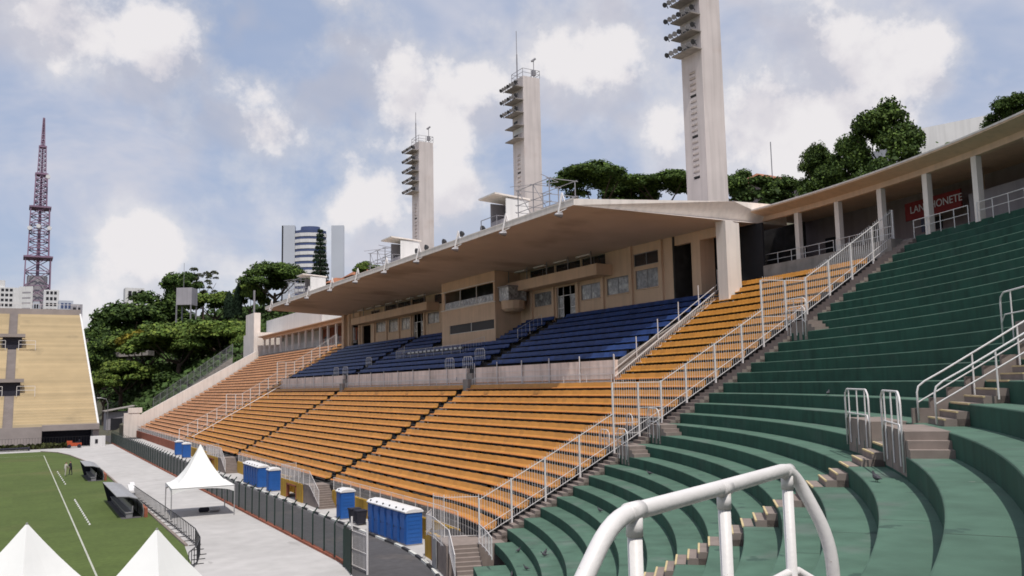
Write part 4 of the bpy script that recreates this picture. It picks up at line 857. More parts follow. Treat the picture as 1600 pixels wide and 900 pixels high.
# parapet below the near gallery, end piece next to the canopy
mb = MB(); polbox(mb, rR(29) + 0.9, RG - 0.1, 1.5, THR + 0.3, rZ(29) - 0.4, ZG - 0.02, n=8); child(mb.build('parapet', 'concrete', fix=True), gal)
mb = MB(); polbox(mb, rR(29) + 0.9, RG + 6, -0.6, 1.5, rZ(29) - 0.4, ZG - 0.02); child(mb.build('end_block', 'concrete', fix=True), gal)
mb = MB(); mb.add([pol(RG - 0.5, -0.4, 18.3), pol(RG - 0.3, 1.9, 18.3), pol(RG - 0.4, 1.7, 20.2), pol(RG - 0.3, 1.5, 21.8), pol(RG - 0.3, 1.8, 23.5), pol(RG - 0.5, -0.4, 23.4)], [(0, 1, 2, 3, 4, 5)]); o = mb.build('black_net', 'black_net'); tag(o, 'black net hung between canopy column and gallery', 'net')
def pipe_rail(label, pts, h=1.0, post=1.5, r=0.026):
    root = empty('pipe_railing', pts[0]); tag(root, label, 'railing', 'white pipe railings of the gallery')
    U_ = Vector((0, 0, 1)); mb = MB(); mb.tube([p + U_ * h for p in pts], r, 6); child(mb.build('top_rail', 'white_metal'), root)
    mb = MB(); mb.tube([p + U_ * h * 0.5 for p in pts], r * 0.8, 6); child(mb.build('mid_rail', 'white_metal'), root)
    acc = 0
    for a, b in zip(pts, pts[1:]):
        n = max(1, round((b - a).length / post))
        for i in range(n): p = a.lerp(b, i / n); mb = MB(); mb.bar(p - U_ * 0.15, p + U_ * h, r, 6); child(mb.build('post', 'white_metal'), root)
    p = pts[-1]; mb = MB(); mb.bar(p - U_ * 0.15, p + U_ * h, r, 6); child(mb.build('post', 'white_metal'), root)
pipe_rail('white pipe railing on the gallery beside the canopy column', [pol(RG - 0.25, t, ZG) for t in np.arange(1.6, 9.0, 1.2)])
pipe_rail('white pipe railing on the gallery above the top orange seats', [pol(RG - 0.25, t, ZG) for t in np.arange(9.0, 13.7, 1.1)])
pipe_rail('white pipe railing on the gallery in front of the red sign', [pol(RG - 0.2, t, ZG) for t in np.arange(15.0, 19.0, 0.95)])
pipe_rail('white pipe railing on the gallery at the right edge', [pol(RG - 0.2, t, ZG) for t in np.arange(19.4, 40, 1.0)])
# snack bar sign
sg = MB(); t0_, t1_ = 10.9, 14.75; polbox(sg, RG + 4.05, RG + 4.15, t0_, t1_, ZG + 2.1, ZG + 3.4, n=1); sg = sg.build('snack_bar_sign', 'sign_red', fix=True); tag(sg, 'red sign with white capital letters in the gallery', 'sign')
def text_mesh(name, body, size, m, origin, xdir, zdir, parent):
    cu = bpy.data.curves.new('txt', 'FONT'); cu.body = body; cu.size = size; cu.align_x = 'CENTER'; cu.align_y = 'CENTER'; cu.extrude = 0.01
    to = bpy.data.objects.new('txt', cu); COL.objects.link(to); bpy.context.view_layer.update()
    me = bpy.data.meshes.new_from_object(to.evaluated_get(bpy.context.evaluated_depsgraph_get())); bpy.data.objects.remove(to); me.materials.clear(); me.materials.append(MATS[m])
    o = bpy.data.objects.new(name, me); COL.objects.link(o); x = Vector(xdir).normalized(); z = Vector(zdir).normalized(); y = z.cross(x) if False else None
    n = x.cross(z)            # text lies in x (reading) / z (up); its front faces n
    M = Matrix((( x.x, z.x, n.x, origin[0]), (x.y, z.y, n.y, origin[1]), (x.z, z.z, n.z, origin[2]), (0, 0, 0, 1)))
    o.matrix_world = M; o.parent = parent; return o
tm_ = (t0_ + t1_) / 2 + 0.25; pc = pol(RG + 3.98, tm_, ZG + 2.8); pa = pol(RG + 3.98, tm_ - 1, 0); pb_ = pol(RG + 3.98, tm_ + 1, 0)
text_mesh('lettering', 'LANCHONETE', 0.74, 'white_plastic', pc, (pb_ - pa), (0, 0, 1), sg)

# far straight gallery
fg = empty('gallery', (51.5, 148, ZG)); tag(fg, 'far straight gallery with slender columns beyond the canopy', 'gallery')
VG = rV(30)
sh = lambda dv, z: (VG + dv, z)
FZ = ZG - 0.7
mb = MB(); sweep(mb, [(VG - 1.3, FZ + 4.35), (VG - 1.3, FZ + 4.5), (VG + 6.6, FZ + 4.9), (VG + 6.6, FZ + 4.3), (VG + 0.34, FZ + 4.3), (VG + 0.34, FZ + 3.75), (VG - 0.06, FZ + 3.75), (VG - 0.06, FZ + 4.1)], ('u', BLUE1 + 0.5), ('u', UEND)); child(mb.build('roof', 'beige_wall', fix=True), fg)
n = 13
for i in range(n + 1):
    u = 149.5 + (UEND - 150.5) * i / n; mb = MB(); mb.box(VG - 0.04, VG + 0.36, u - 0.2, u + 0.2, FZ - 0.1, FZ + 3.76); child(mb.build('column', 'cream_paint'), fg)
mb = MB(); mb.box(VG - 0.1, VG + 7, BLUE1 + .5, UEND, FZ - 1.3, FZ); child(mb.build('floor', 'concrete'), fg)
mb = MB(); mb.box(VG + 5.2, VG + 5.5, BLUE1 + .5, UEND, FZ, FZ + 4.3); child(mb.build('back_wall', 'brick_red'), fg)
for u in np.arange(152, 214, 7.0):
    mb = MB(); mb.box(VG + 5.1, VG + 5.19, u, u + 2.6, FZ + 0.02, FZ + 2.6); child(mb.build('doorway', 'window_dark'), fg)
small_rail('white railing along the far gallery floor', [Vector((VG - 0.2, BLUE1 + 1, FZ)), Vector((VG - 0.2, UEND - 0.5, FZ))], 1.1, 0.35, post=4.4)
ew = empty('end_wall', (24, UEND, 0)); tag(ew, 'sloping white parapet wall closing the far end of the stand', 'wall')
mb = MB(); pts = [(21.4, 0), (21.4, 5.5), (24.6, 5.6), (24.8, rZ(1) + 3.2), (51.0, rZ(28) + 2.2), (51.0, 0)]
mb.loft([[(V, UEND, z) for V, z in pts], [(V, UEND + 0.9, z) for V, z in pts]]); child(mb.build('wall', 'cream_paint', fix=True), ew)
mb = MB(); mb.box(22.3, 25.2, UEND - 0.1, UEND + 1.2, 5.5, 6.7); child(mb.build('pier', 'cream_paint'), ew)
wb = empty('end_building', (52, 182, 18)); tag(wb, 'plain white building block behind the far gallery with tall pier', 'building')
mb = MB(); mb.box(57.6, 64, 184, 233, 15, 28.6); child(mb.build('wall', 'white_wall'), wb)
mb = MB(); mb.box(51.4, 57.5, UEND + 1, 232, 5, 24.5); mb.box(50.6, 52.2, UEND + 1.2, 226, 4.9, 29.4); child(mb.build('wing', 'cream_paint'), wb)
mb = MB(); mb.box(57.5, 57.597, 215.5, 219, 22.2, 24.6); child(mb.build('window', 'window_dark'), wb)
mb = MB(); mb.bar((51, 219, 29.4), (51, 219, 35.2), 0.25, 6); child(mb.build('mast', 'grey_metal'), wb)

# ---------------------------------------------------------------- dark green fence along the track
def fence_mesh(l, h=2.1):
    m_ = MB(); n = int(l / 0.15)
    for i in range(1, n): m_.bar((0, l * i / n, 0.12), (0, l * i / n, h), 0.0050, 3)
    for z in np.arange(0.15, h + 0.01, 0.24): m_.bar((0, 0, z), (0, l, z), 0.0050, 3)
    return m_.mesh('wire_panel', 'fence_green')
pm = MB(); pm.bar((0, 0, 0), (0, 0, 2.15), 0.05, 6); pm.bar((0, 0, 2.15), (0.32, 0, 2.55), 0.045, 6); pom = pm.mesh('post', 'fence_green')
wm = fence_mesh(2.4)
tf = empty('track_fence', (17.15, 49, 0)); tag(tf, 'long dark green wire fence between track and lane', 'fence')
fl = [pol(36.0 + 1.0, t) for t in (10, 6.3, 2.6)]; us = list(np.arange(54.0, 196, 2.4))
for i, u in enumerate(us):
    V = 17.1
    o = put('post', pom, tf, Vector((V, u, 0)) - tf.location)
    if i < len(us) - 1: put('wire_panel', wm, tf, Vector((V, u, 0)) - tf.location)
for i, t in enumerate((3.7, 7.4)):
    p = pol(36.94, t); put('post', pom, tf, p - tf.location, rz=-rad(t)); q = pol(36.94, t - 3.7); d = q - p; put('wire_panel', wm, tf, p - tf.location, rz=-rad(t - 1.8))
mb = MB(); mb.box(17.0, 17.25, 50, 194, 0.004, 0.16); child(mb.build('base_strip', 'brick_red'), tf)
dn = MB(); pts = []
for i in range(9):
    t = 7.6 + i * 0.45; p = pol(36.9 + 0.12 * (i % 2), t); pts.append(p)
dn.add([(p.x, p.y, z + (0.12 * math.sin(i * 2.1) if z > 1 else 0)) for z in (0.05, 1.2, 2.35) for i, p in enumerate(pts)], [(r_ * 9 + i, r_ * 9 + i + 1, (r_ + 1) * 9 + i + 1, (r_ + 1) * 9 + i) for r_ in range(2) for i in range(8)])
o = dn.build('fence_netting', 'fence_green', smooth=True); tag(o, 'bunched dark netting at the near end of the green fence', 'net')
wg = empty('white_gate', pol(37.2, 8.4)); tag(wg, 'narrow white gate beside the end of the green fence', 'gate')
p = pol(37.3, 8.2); q = pol(37.8, 11.5)
for r_ in (p, q): mb = MB(); mb.bar((r_.x, r_.y, 0), (r_.x, r_.y, 2.9), 0.06, 6); child(mb.build('post', 'white_metal'), wg)
mb = MB()
for z in (0.2, 1.1, 2.1): mb.bar((p.x, p.y, z), (q.x, q.y, z), 0.03, 4)
for i in range(1, 12): r_ = p.lerp(q, i / 12); mb.bar((r_.x, r_.y, 0.1), (r_.x, r_.y, 2.3), 0.012, 3)
child(mb.build('bar_panel', 'white_metal'), wg)

# crowd barrier on the edge of the pitch
br_ = empty('crowd_barrier', (10.7, 60, 0)); tag(br_, 'grey crowd barrier curving along the edge of the pitch', 'barrier')
bl = [Vector((8.9, 53.2, 0)), Vector((9.7, 55.2, 0)), Vector((10.4, 58.2, 0)), Vector((10.75, 62, 0)), Vector((10.75, 70, 0)), Vector((10.6, 80, 0)), Vector((10.45, 90, 0)), Vector((10.4, 94, 0))]
for a, b in zip(bl, bl[1:]):
    n = max(1, round((b - a).length / 2.0))
    for i in range(n):
        p, q = a.lerp(b, i / n), a.lerp(b, (i + 1) / n); mb = MB()
        for z in (0.15, 1.1): mb.bar(p + Vector((0, 0, z)), q + Vector((0, 0, z)), 0.032, 4)
        for j in range(3):
            r_ = p.lerp(q, j / 3); mb.bar(r_, r_ + Vector((0, 0, 1.1)), 0.03, 4)
        mb.bar(p - Vector((0.4, 0, -.03)), p + Vector((0.4, 0, 0.03)), 0.03, 4); child(mb.build('barrier_panel', 'dark_metal'), br_)

# ---------------------------------------------------------------- team shelters
def shelter(label, V, u, l, group='team shelters beside the pitch'):
    r = empty('team_shelter', (V, u, 0)); tag(r, label, 'shelter', group)
    pr = [(2.5, 0.0), (2.55, 0.5), (2.45, 1.1), (2.1, 1.5), (1.4, 1.72), (0.5, 1.78)]
    mb = MB(); rings = [[(V + a, y, z) for a, z in pr] for y in np.linspace(u, u + l, 8)]; mb.loft(rings, closed=False, cap=False); sh_ = mb.build('shell', 'galvanised'); child(sh_, r)
    m_ = sh_.modifiers.new('s', 'SOLIDIFY'); m_.thickness = 0.05
    mb = MB()
    for y in np.linspace(u, u + l, 5): mb.tube([(V + a - 0.04, y, z - 0.02) for a, z in pr], 0.035, 5)
    child(mb.build('frame', 'dark_metal'), r)
    for y in (u + l,):
        mb = MB(); mb.add([(V + a, y, z) for a, z in pr] + [(V + 1.0, y, 0)], [tuple(range(len(pr) + 1))]); child(mb.build('end_panel', 'cloth_dark'), r)
    mb = MB(); mb.box(V + 1.2, V + 1.7, u + .15, u + l - .15, 0.38, 0.45); mb.box(V + 1.7, V + 1.78, u + .15, u + l - .15, 0.42, 0.95)
    n = int(l / 0.6)
    for i in range(n): y = u + .2 + (l - .4) * i / n; mb.box(V + 1.25, V + 1.75, y, y + 0.04, 0, 0.38)
    child(mb.build('bench', 'grey_metal'), r)
    mb = MB(); mb.box(V + 2.6, V + 2.85, u - .3, u + l + .3, 0, 0.75); child(mb.build('base_wall', 'brick_red'), r)
    mb = MB(); mb.box(V + 0.9, V + 2.4, u - .2, u + l + .2, 0.008, 0.02); child(mb.build('floor_mat', 'asphalt'), r)
shelter('dark curved team shelter nearer the viewer', 6.9, 78.3, 13.5); shelter('dark curved team shelter farther from the viewer', 6.7, 113.5, 9.0)
for i, (V, u) in enumerate(((9.9, 93.3), (10.3, 95.5))):
    mb = MB(); mb.box(V, V + 0.5, u, u + 1.8, 0.45, 0.6); mb.obox((V + .25, u + .9, .85), (1, 0, 0), (0, .95, .3), (0, -.3, .95), .22, .8, .06); mb.box(V + .05, V + .12, u, u + .08, 0.02, .45); mb.box(V + .4, V + .47, u + 1.7, u + 1.78, 0.02, .45)
    o = mb.build('folded_equipment', 'white_plastic'); tag(o, 'folded white equipment at the far end of the barrier, %s of two' % ('nearer', 'farther')[i], 'equipment', 'white equipment by the barrier')
# white marker cones in two rows on the grass
cone = MB(); cone.loft([[(r_ * cos(t), r_ * sin(t), z) for t in np.linspace(0, 2 * pi, 9)[:-1]] for z, r_ in ((0.0, 0.085), (0.06, 0.07), (0.14, 0.03))]); cme = cone.mesh('marker', 'white_plastic')
for nm, (Va, ua), (Vb, ub), n in (('nearer row', (5.34, 76.5), (5.24, 94.5), 14), ('farther row', (5.16, 111.7), (5.02, 129.5), 8)):
    for i in range(n):
        o = put('marker_cone', cme, None, (Va + (Vb - Va) * i / (n - 1), ua + (ub - ua) * i / (n - 1), 0.01))
        tag(o, 'small white marker on the grass, %s in the %s from the viewer' % (ORD[i + 1], nm), 'marker', 'white markers on the grass')

# ---------------------------------------------------------------- pagoda tents
def tent(label, V, u, w, l, eave, peak, rz=0.0, power=1.7):
    r = empty('pagoda_tent', (V, u, 0), rz); tag(r, label, 'tent', 'white pagoda tents'); hw, hl = w / 2, l / 2
    mb = MB(); rings = []; n = 9
    for i in range(n):
        s = i / (n - 1); k = (1 - s) ** 1.0; z = eave + (peak - eave) * (s ** power); k = 1 - s * 0.988
        ring = []
        for (ax, ay), (bx_, by) in zip(((-1, -1), (1, -1), (1, 1), (-1, 1)), ((1, -1), (1, 1), (-1, 1), (-1, -1))):
            for q in range(4):
                f = q / 4; x = (ax + (bx_ - ax) * f); y = (ay + (by - ay) * f); sag = -0.10 * math.sin(pi * f) * (1 - s) * s * 4 * 0.5
                ring.append((x * hw * k * (1 + sag), y * hl * k * (1 + sag), z))
        rings.append(ring)
    mb.loft(rings); cano = mb.build('canopy', 'tent_cloth', r, fix=True); sf = cano.modifiers.new('s', 'SOLIDIFY'); sf.thickness = 0.01
    for (ax, ay), (bx_, by) in zip(((-1, -1), (1, -1), (1, 1), (-1, 1)), ((1, -1), (1, 1), (-1, 1), (-1, -1))):
        mb = MB(); vs = []; m_ = 12
        for q in range(m_ + 1):
            f = q / m_; x = (ax + (bx_ - ax) * f) * hw * 1.005; y = (ay + (by - ay) * f) * hl * 1.005; d_ = 0.52 - 0.40 * math.sin(pi * f) ** 0.6; vs += [(x, y, eave + 0.02), (x, y, eave - d_)]
        mb.add(vs, [(2 * q, 2 * q + 1, 2 * q + 3, 2 * q + 2) for q in range(m_)]); mb.build('valance', 'tent_cloth', r)
        MB().bar((ax * hw, ay * hl, 0), (ax * hw, ay * hl, eave), 0.045, 6).build('leg', 'galvanised', r)
        MB().bar((ax * hw, ay * hl, eave - .03), (bx_ * hw, by * hl, eave - .03), 0.03, 4).build('frame_bar', 'galvanised', r)
    MB().bar((0, 0, eave + 0.8), (0, 0, peak + 0.06), 0.035, 6).build('centre_pole', 'galvanised', r)
tent('white pagoda tent standing on the track beyond the barrier', 13.75, 77.7, 4.9, 5.4, 2.45, 5.75, -0.06)
tent('white pagoda tent peak at the lower left corner', 0.46, 34.1, 5.4, 5.4, 2.5, 5.9, -0.84, 1.4)
tent('white pagoda tent peak in front of the barrier, lower left', 4.05, 30.1, 5.4, 5.4, 2.5, 5.9, -0.84, 1.4)
for i, (V, u, m, lab) in enumerate(((14.2, 78.0, 'cloth_dark', 'dark sports bag on the ground under the tent'), (15.0, 77.6, 'galvanised', 'pale folded crate on the ground under the tent'))):
    mb = MB(); mb.loft([[(V + 0.42 * x, u + 0.25 * sin(t) * s, 0.02 + 0.2 + 0.2 * cos(t) * s) for t in np.linspace(0, 2 * pi, 9)[:-1]] for x, s in ((-1, 0.6), (-0.8, 1), (0.8, 1), (1, 0.6))]); o = mb.build('ground_bag', m); tag(o, lab, 'bag')

# ---------------------------------------------------------------- portable toilets
def toilet_parts():
    body = MB(); body.box(-0.55, 0.55, -0.55, 0.55, 0.08, 2.08)
    for y in (-0.562,):
        for i in range(7): z = 0.25 + i * 0.26; body.box(-0.42, 0.42, y, y + 0.012, z, z + 0.15)
    for x in (-0.58, 0.55):
        for y in (-0.5, 0.44): body.box(x, x + 0.03, y, y + 0.06, 0.1, 2.05)
    dr = MB(); dr.box(-0.60, -0.552, -0.40, 0.40, 0.14, 1.95); dr.box(-0.615, -0.60, -0.34, 0.34, 0.25, 0.95); dr.box(-0.615, -0.60, -0.34, 0.34, 1.05, 1.75)
    rf = MB(); prof = [(-0.64, 2.06), (-0.66, 2.14), (-0.46, 2.30), (0, 2.37), (0.46, 2.30), (0.66, 2.14), (0.64, 2.06)]
    rf.loft([[(x * s, y, 2.06 + (z - 2.06) * q) for x, z in prof] for y, s, q in ((-0.60, 0.96, 0.7), (-0.55, 1, 1), (0.55, 1, 1), (0.60, 0.96, 0.7))])
    vn = MB(); vn.bar((-0.5, 0, 2.25), (-0.58, 0, 2.26), 0.07, 8); bs = MB(); bs.box(-0.58, 0.58, -0.58, 0.58, 0.0, 0.08)
    hd = MB(); hd.box(-0.63, -0.615, 0.26, 0.31, 0.96, 1.12)
    return [('body', body.mesh('body', 'blue_plastic')), ('door', dr.mesh('door', 'blue_plastic')), ('roof', rf.mesh('roof', 'white_plastic')), ('vent', vn.mesh('vent', 'dark_metal')), ('skid_base', bs.mesh('skid_base', 'grey_metal')), ('handle', hd.mesh('handle', 'dark_metal'))]
TP = toilet_parts()
def toilet(label, V, u, group='blue portable toilets along the wall'):
    r = empty('portable_toilet', (V, u, 0.12)); tag(r, label, 'toilet', group); objs = {}
    for n_, me in TP: objs[n_] = put(n_, me, r if n_ != 'handle' else objs['door'])
for i in range(6): toilet('blue portable toilet in the near row of six, %s from the right' % ORD[i + 1], 22.62 - i * 0.02, 53.1 + i * 1.13)
toilet('blue portable toilet alone beside the dark bins', 22.75, 66.4)
for i in range(6): toilet('blue portable toilet in the middle row of six, %s from the right' % ORD[i + 1], 22.65, 92.6 + i * 1.13)
toilet('blue portable toilet at the right end beside the middle row', 22.8, 88.6)
for i, u in enumerate((141.0, 148.0)): toilet('blue portable toilet half hidden behind the tent peak, %s' % ('to its right', 'to its left')[i], 22.9, u)
for i, u in enumerate((62.6, 63.9)):
    mb = MB(); rings = [[(22.6 + s * x, u + s * y, 0.12 + z) for x, y in ((-.4, -.35), (.4, -.35), (.4, .35), (-.4, .35))] for z, s in ((0.12, 0.78), (1.0, 1.0), (1.02, 1.08), (1.1, 1.05))]; mb.loft(rings); r = mb.build('wheeled_bin', 'cloth_dark'); tag(r, 'dark wheeled bin between blue toilets, %s of two' % ('right', 'left')[i], 'bin', 'dark wheeled bins')
    for s in (-1, 1): MB().bar((22.6 + 0.4, u + .3 * s, 0.24), (22.6 + 0.4, u + .36 * s, 0.24), 0.12, 10).build('wheel', 'dark_metal', r)
    MB().bar((23.02, u - .28, 1.15), (23.02, u + .28, 1.15), 0.03, 6).build('handle', 'dark_metal', r)

# ---------------------------------------------------------------- people and pigeons
def person(label, loc, rz, shirt, trousers, lean=0.0, arm=0.4):
    J = {'pel': (0, 0, .95), 'wa': (0.02, 0, 1.1), 'ch': (0.04 + lean, 0, 1.36), 'nk': (0.05 + lean, 0, 1.52), 'hd': (0.07 + lean, 0, 1.62), 'tp': (0.07 + lean, 0, 1.76)}
    E_ = [('pel', 'wa'), ('wa', 'ch'), ('ch', 'nk'), ('nk', 'hd'), ('hd', 'tp')]; Rr = {'pel': .15, 'wa': .135, 'ch': .16, 'nk': .06, 'hd': .10, 'tp': .07}
    for s, nm in ((-1, 'l'), (1, 'r')):
        J.update({nm + 'sh': (0.04 + lean, .19 * s, 1.42), nm + 'el': (0.06 + lean + arm * .1, .25 * s, 1.14), nm + 'ha': (0.12 + lean + arm * .4, .23 * s, .92 + arm * .1), nm + 'fi': (0.16 + lean + arm * .45, .22 * s, .84 + arm * .1), nm + 'hip': (0, .10 * s, .90), nm + 'kn': (0.04 + .08 * s, .11 * s, .50), nm + 'an': (0.0 + .10 * s, .12 * s, .09), nm + 'to': (.18 + .10 * s, .14 * s, .04)})
        Rr.update({nm + 'sh': .065, nm + 'el': .048, nm + 'ha': .036, nm + 'fi': .03, nm + 'hip': .095, nm + 'kn': .065, nm + 'an': .045, nm + 'to': .035})
        E_ += [('ch', nm + 'sh'), (nm + 'sh', nm + 'el'), (nm + 'el', nm + 'ha'), (nm + 'ha', nm + 'fi'), ('pel', nm + 'hip'), (nm + 'hip', nm + 'kn'), (nm + 'kn', nm + 'an'), (nm + 'an', nm + 'to')]
    ks = list(J); me = bpy.data.meshes.new('person'); me.from_pydata([J[k] for k in ks], [(ks.index(a), ks.index(b)) for a, b in E_], [])
    o = bpy.data.objects.new('person', me); COL.objects.link(o); sk = o.modifiers.new('skin', 'SKIN'); ss = o.modifiers.new('sub', 'SUBSURF'); ss.levels = 1; ss.render_levels = 1
    for i, k in enumerate(ks): v = me.skin_vertices[0].data[i]; v.radius = (Rr[k],) * 2; v.use_root = (k == 'pel')
    bpy.context.view_layer.update(); m2 = bpy.data.meshes.new_from_object(o.evaluated_get(bpy.context.evaluated_depsgraph_get())); o.modifiers.clear(); o.data = m2
    m2.materials.clear()
    for m_ in (shirt, trousers, 'skin', 'cloth_dark'): m2.materials.append(MATS[m_])
    for p in m2.polygons:
        c = p.center; p.material_index = 3 if (c.z > 1.66 or c.z < .1) else (2 if c.z > 1.5 or (abs(c.y) > .18 and c.z < 1.05) else (0 if c.z > .98 else 1)); p.use_smooth = True
    o.location = loc; o.rotation_euler = (0, 0, rz); tag(o, label, 'person', 'people beside the far shelter'); return o
person('person in dark clothes standing by the farther team shelter', (6.3, 124.0, 0.01), 2.6, 'cloth_dark', 'cloth_dark', 0.03, 0.5)
person('person in pale clothes standing left of the one in dark', (5.6, 122.6, 0.01), 0.6, 'cloth_pale', 'cloth_pale', 0.05, 0.7)
pg = MB(); rings = []
for x, r_, z, fl in ((-0.20, 0.02, .085, 0.35), (-0.12, 0.035, .09, 0.5), (-0.06, 0.055, .095, 0.9), (0.0, 0.065, .10, 1), (0.06, 0.058, .115, 1), (0.09, 0.04, .145, 1), (0.10, 0.028, .175, 1), (0.115, 0.03, .20, 1), (0.14, 0.02, .21, 1), (0.165, 0.004, .20, 1)): rings.append([(x, r_ * cos(t), z + r_ * fl * sin(t)) for t in np.linspace(0, 2 * pi, 9)[:-1]])
pg.loft(rings); pg.bar((0.0, 0.02, 0), (0.0, 0.02, .05), 0.006, 3); pg.bar((0.0, -0.02, 0), (0.0, -0.02, .05), 0.006, 3); pgm = pg.mesh('pigeon', 'feather')
for i, (k, t, dr, rz, lab) in enumerate(((0, 24.0, 0.9, 1.0, 'dark pigeon standing alone on the lowest green step'), (1, 25.5, 0.5, 2.0, 'dark pigeon on the second green step near the corner'), (1, 20.0, 0.7, 0.3, 'dark pigeon on the second green step close to the fence stair'),
                                 (2, 24.5, 0.5, 0.5, 'dark pigeon with a companion on the third green step'), (2, 25.2, 0.4, 2.6, 'dark pigeon pecking behind its companion on the third green step'), (5, 22.5, 0.6, 1.8, 'dark pigeon on the sixth green step'), (8, 21.6, 0.5, 2.2, 'dark and white pigeon on the ninth green step'), (12, 47.0, 0.25, 1.2, 'dark pigeon on the step below the landing blocks'), (15, 29, 0.1, 0.4, 'dark pigeon on a high green step in the middle'))):
    o = put('pigeon', pgm, None, pol(rR(k) + dr, t, rZ(k) + 0.003), rz, 1.1); tag(o, lab, 'pigeon', 'pigeons on the green terrace')

# ---------------------------------------------------------------- far steep stand
tb = empty('far_stand', (0, 190, 0)); tag(tb, 'steep sand coloured stand closing the far end of the pitch', 'stand')
NR = 46; TU = lambda i: 190 + 42.0 * i / NR; TZ = lambda i: 4.0 + 25.0 * i / NR; TV = lambda i: 14.0 - 1.6 * i / NR
strips = [(-70, -44.0), (-42.2, -23.0), (-21.4, -2.2), (-0.5, None)]
for a, b in strips:
    mb = MB()
    for i in range(NR):
        x1 = b if b is not None else TV(i); u, u2, z, z2 = TU(i), TU(i + 1), TZ(i), TZ(i + 1)
        mb.add([(a, u, z), (x1, u, z), (x1, u, z2), (a, u, z2), (x1, u2, z2), (a, u2, z2)], [(0, 1, 2, 3), (3, 2, 4, 5)])
    o = child(mb.build('seating_block', 'sand_terrace'), tb)
for a, b in ((-44.0, -42.2), (-23.0, -21.4), (-2.2, -0.5)):
    mb = MB()
    for i in range(NR * 2):
        u, u2, z, z2 = TU(i / 2) + .12, TU(i / 2 + .5) + .12, TZ(i / 2), TZ(i / 2 + .5); mb.add([(a, u, z), (b, u, z), (b, u, z2), (a, u, z2), (b, u2, z2), (a, u2, z2)], [(0, 1, 2, 3), (3, 2, 4, 5)])
    child(mb.build('stairway', 'sand_grey'), tb)
    for i0 in (12.5, 31.0):
        u, z = TU(i0), TZ(i0); rf = MB(); rf.box(a - 1.6, b + 1.6, u - 2.2, u + 1.5, z + 1.9, z + 2.6); rf = child(rf.build('exit_roof', 'sand_grey'), tb)
        mb = MB(); mb.box(a - 1.0, b + 1.0, u - 1.4, u + 2.5, z - 0.8, z + 1.9); child(mb.build('exit_opening', 'cloth_dark'), tb)
        mb = MB()
        for x0_, x1_ in ((a - 3.0, a - 0.4), (b + 0.4, b + 3.6)):
            for zz in (0.3, 1.1): mb.bar((x0_, u - 2.4, z + zz), (x1_, u - 2.4, z + zz), 0.06, 4)
            for x in (x0_, x1_): mb.bar((x, u - 2.4, z - 1), (x, u - 2.4, z + 1.1), 0.06, 4)
        child(mb.build('exit_rail', 'white_metal'), tb)
mb = MB(); mb.box(-70, TV(NR) + 0.2, 232.1, 234, 20, 30.4); child(mb.build('top_wall', 'sand_grey'), tb)
mb = MB(); mb.add([(14.0, 190, 0), (12.4, 232, 0), (12.4, 232, 29.4), (14.0, 190, 4.4), (14.35, 190, 0), (12.75, 232, 0), (12.75, 232, 29.4), (14.35, 190, 4.4)], [(0, 1, 2, 3), (7, 6, 5, 4), (3, 2, 6, 7), (0, 3, 7, 4)]); child(mb.build('side_wall', 'white_wall'), tb)
mb = MB(); wall_pts = [(-70, 4.6), (13.9, 14.35)]
mb.box(-70, 4.4, 189.6, 190.1, 0, 4.0); mb.box(13.2, 14.3, 189.0, 190.1, 0, 3.6); mb.box(4.4, 14.3, 188.4, 190.1, 3.2, 4.3); child(mb.build('front_wall', 'sand_grey'), tb)
mb = MB(); mb.box(4.4, 13.2, 193, 193.3, 0, 3.2); mb.box(4.4, 13.2, 189, 193, 3.1, 3.19); child(mb.build('entrance_recess', 'cloth_dark'), tb)
mb = MB(); mb.bar((-70, 233, 31.6), (TV(NR), 233, 31.6), 0.06, 4)
for x in np.arange(-68, 13, 4): mb.bar((x, 233, 30.3), (x, 233, 31.6), 0.06, 4)
child(mb.build('top_rail', 'white_metal'), tb)
small_rail('dark bar fence in front of the far stand', [Vector((-40, 187.5, 0)), Vector((14.5, 187.5, 0)), Vector((19.5, 196, 0))], 2.0, 0.45, post=3.5, mats='dark_metal', cat='fence', name='bar_fence', br=0.02)
o = MB().box(12.6, 15.2, 185.6, 186.4, 0, 2.0).build('white_box', 'white_wall'); tag(o, 'white painted hut at the right foot of the far stand', 'hut')
MB().box(13.4, 13.9, 185.55, 185.597, 0.6, 1.4).build('vent', 'window_dark', o)
hd = empty('low_hedge', (-8, 185.5, 0)); hm = MB(); r2 = random.Random(5)
for i in range(1500):
    x = r2.uniform(-40, 9); y = 185.6 + r2.uniform(-.4, .4); z = r2.uniform(0.1, 0.9); s = 0.25; d = Vector((r2.uniform(-1, 1), r2.uniform(-1, 1), r2.uniform(-.3, 1))).normalized(); e = d.orthogonal().normalized() * s; f_ = d.cross(e)
    c = Vector((x, y, z)); hm.add([c - e - f_, c + e - f_, c + e + f_, c - e + f_], [(0, 1, 2, 3)])
child(hm.build('foliage', 'leaf_olive'), hd); hs = MB(); hs.box(-40, 9, 185.5, 185.7, 0, 0.4); child(hs.build('stem', 'bark'), hd); tag(hd, 'low clipped hedge in front of the far stand', 'hedge')
mk = empty('utility_vehicle', (9.5, 184.3, 0)); tag(mk, 'small red utility vehicle parked before the far stand', 'vehicle')
mb = MB(); mb.box(8.6, 11.0, 183.9, 184.9, 0.35, 0.95); mb.box(8.5, 9.4, 183.95, 184.85, 0.95, 1.35); child(mb.build('body', 'tractor_red'), mk)
mb = MB(); mb.box(10.0, 10.6, 184.1, 184.7, 0.95, 1.1); mb.box(10.55, 10.7, 184.1, 184.7, 1.0, 1.6); child(mb.build('seat', 'cloth_dark'), mk)
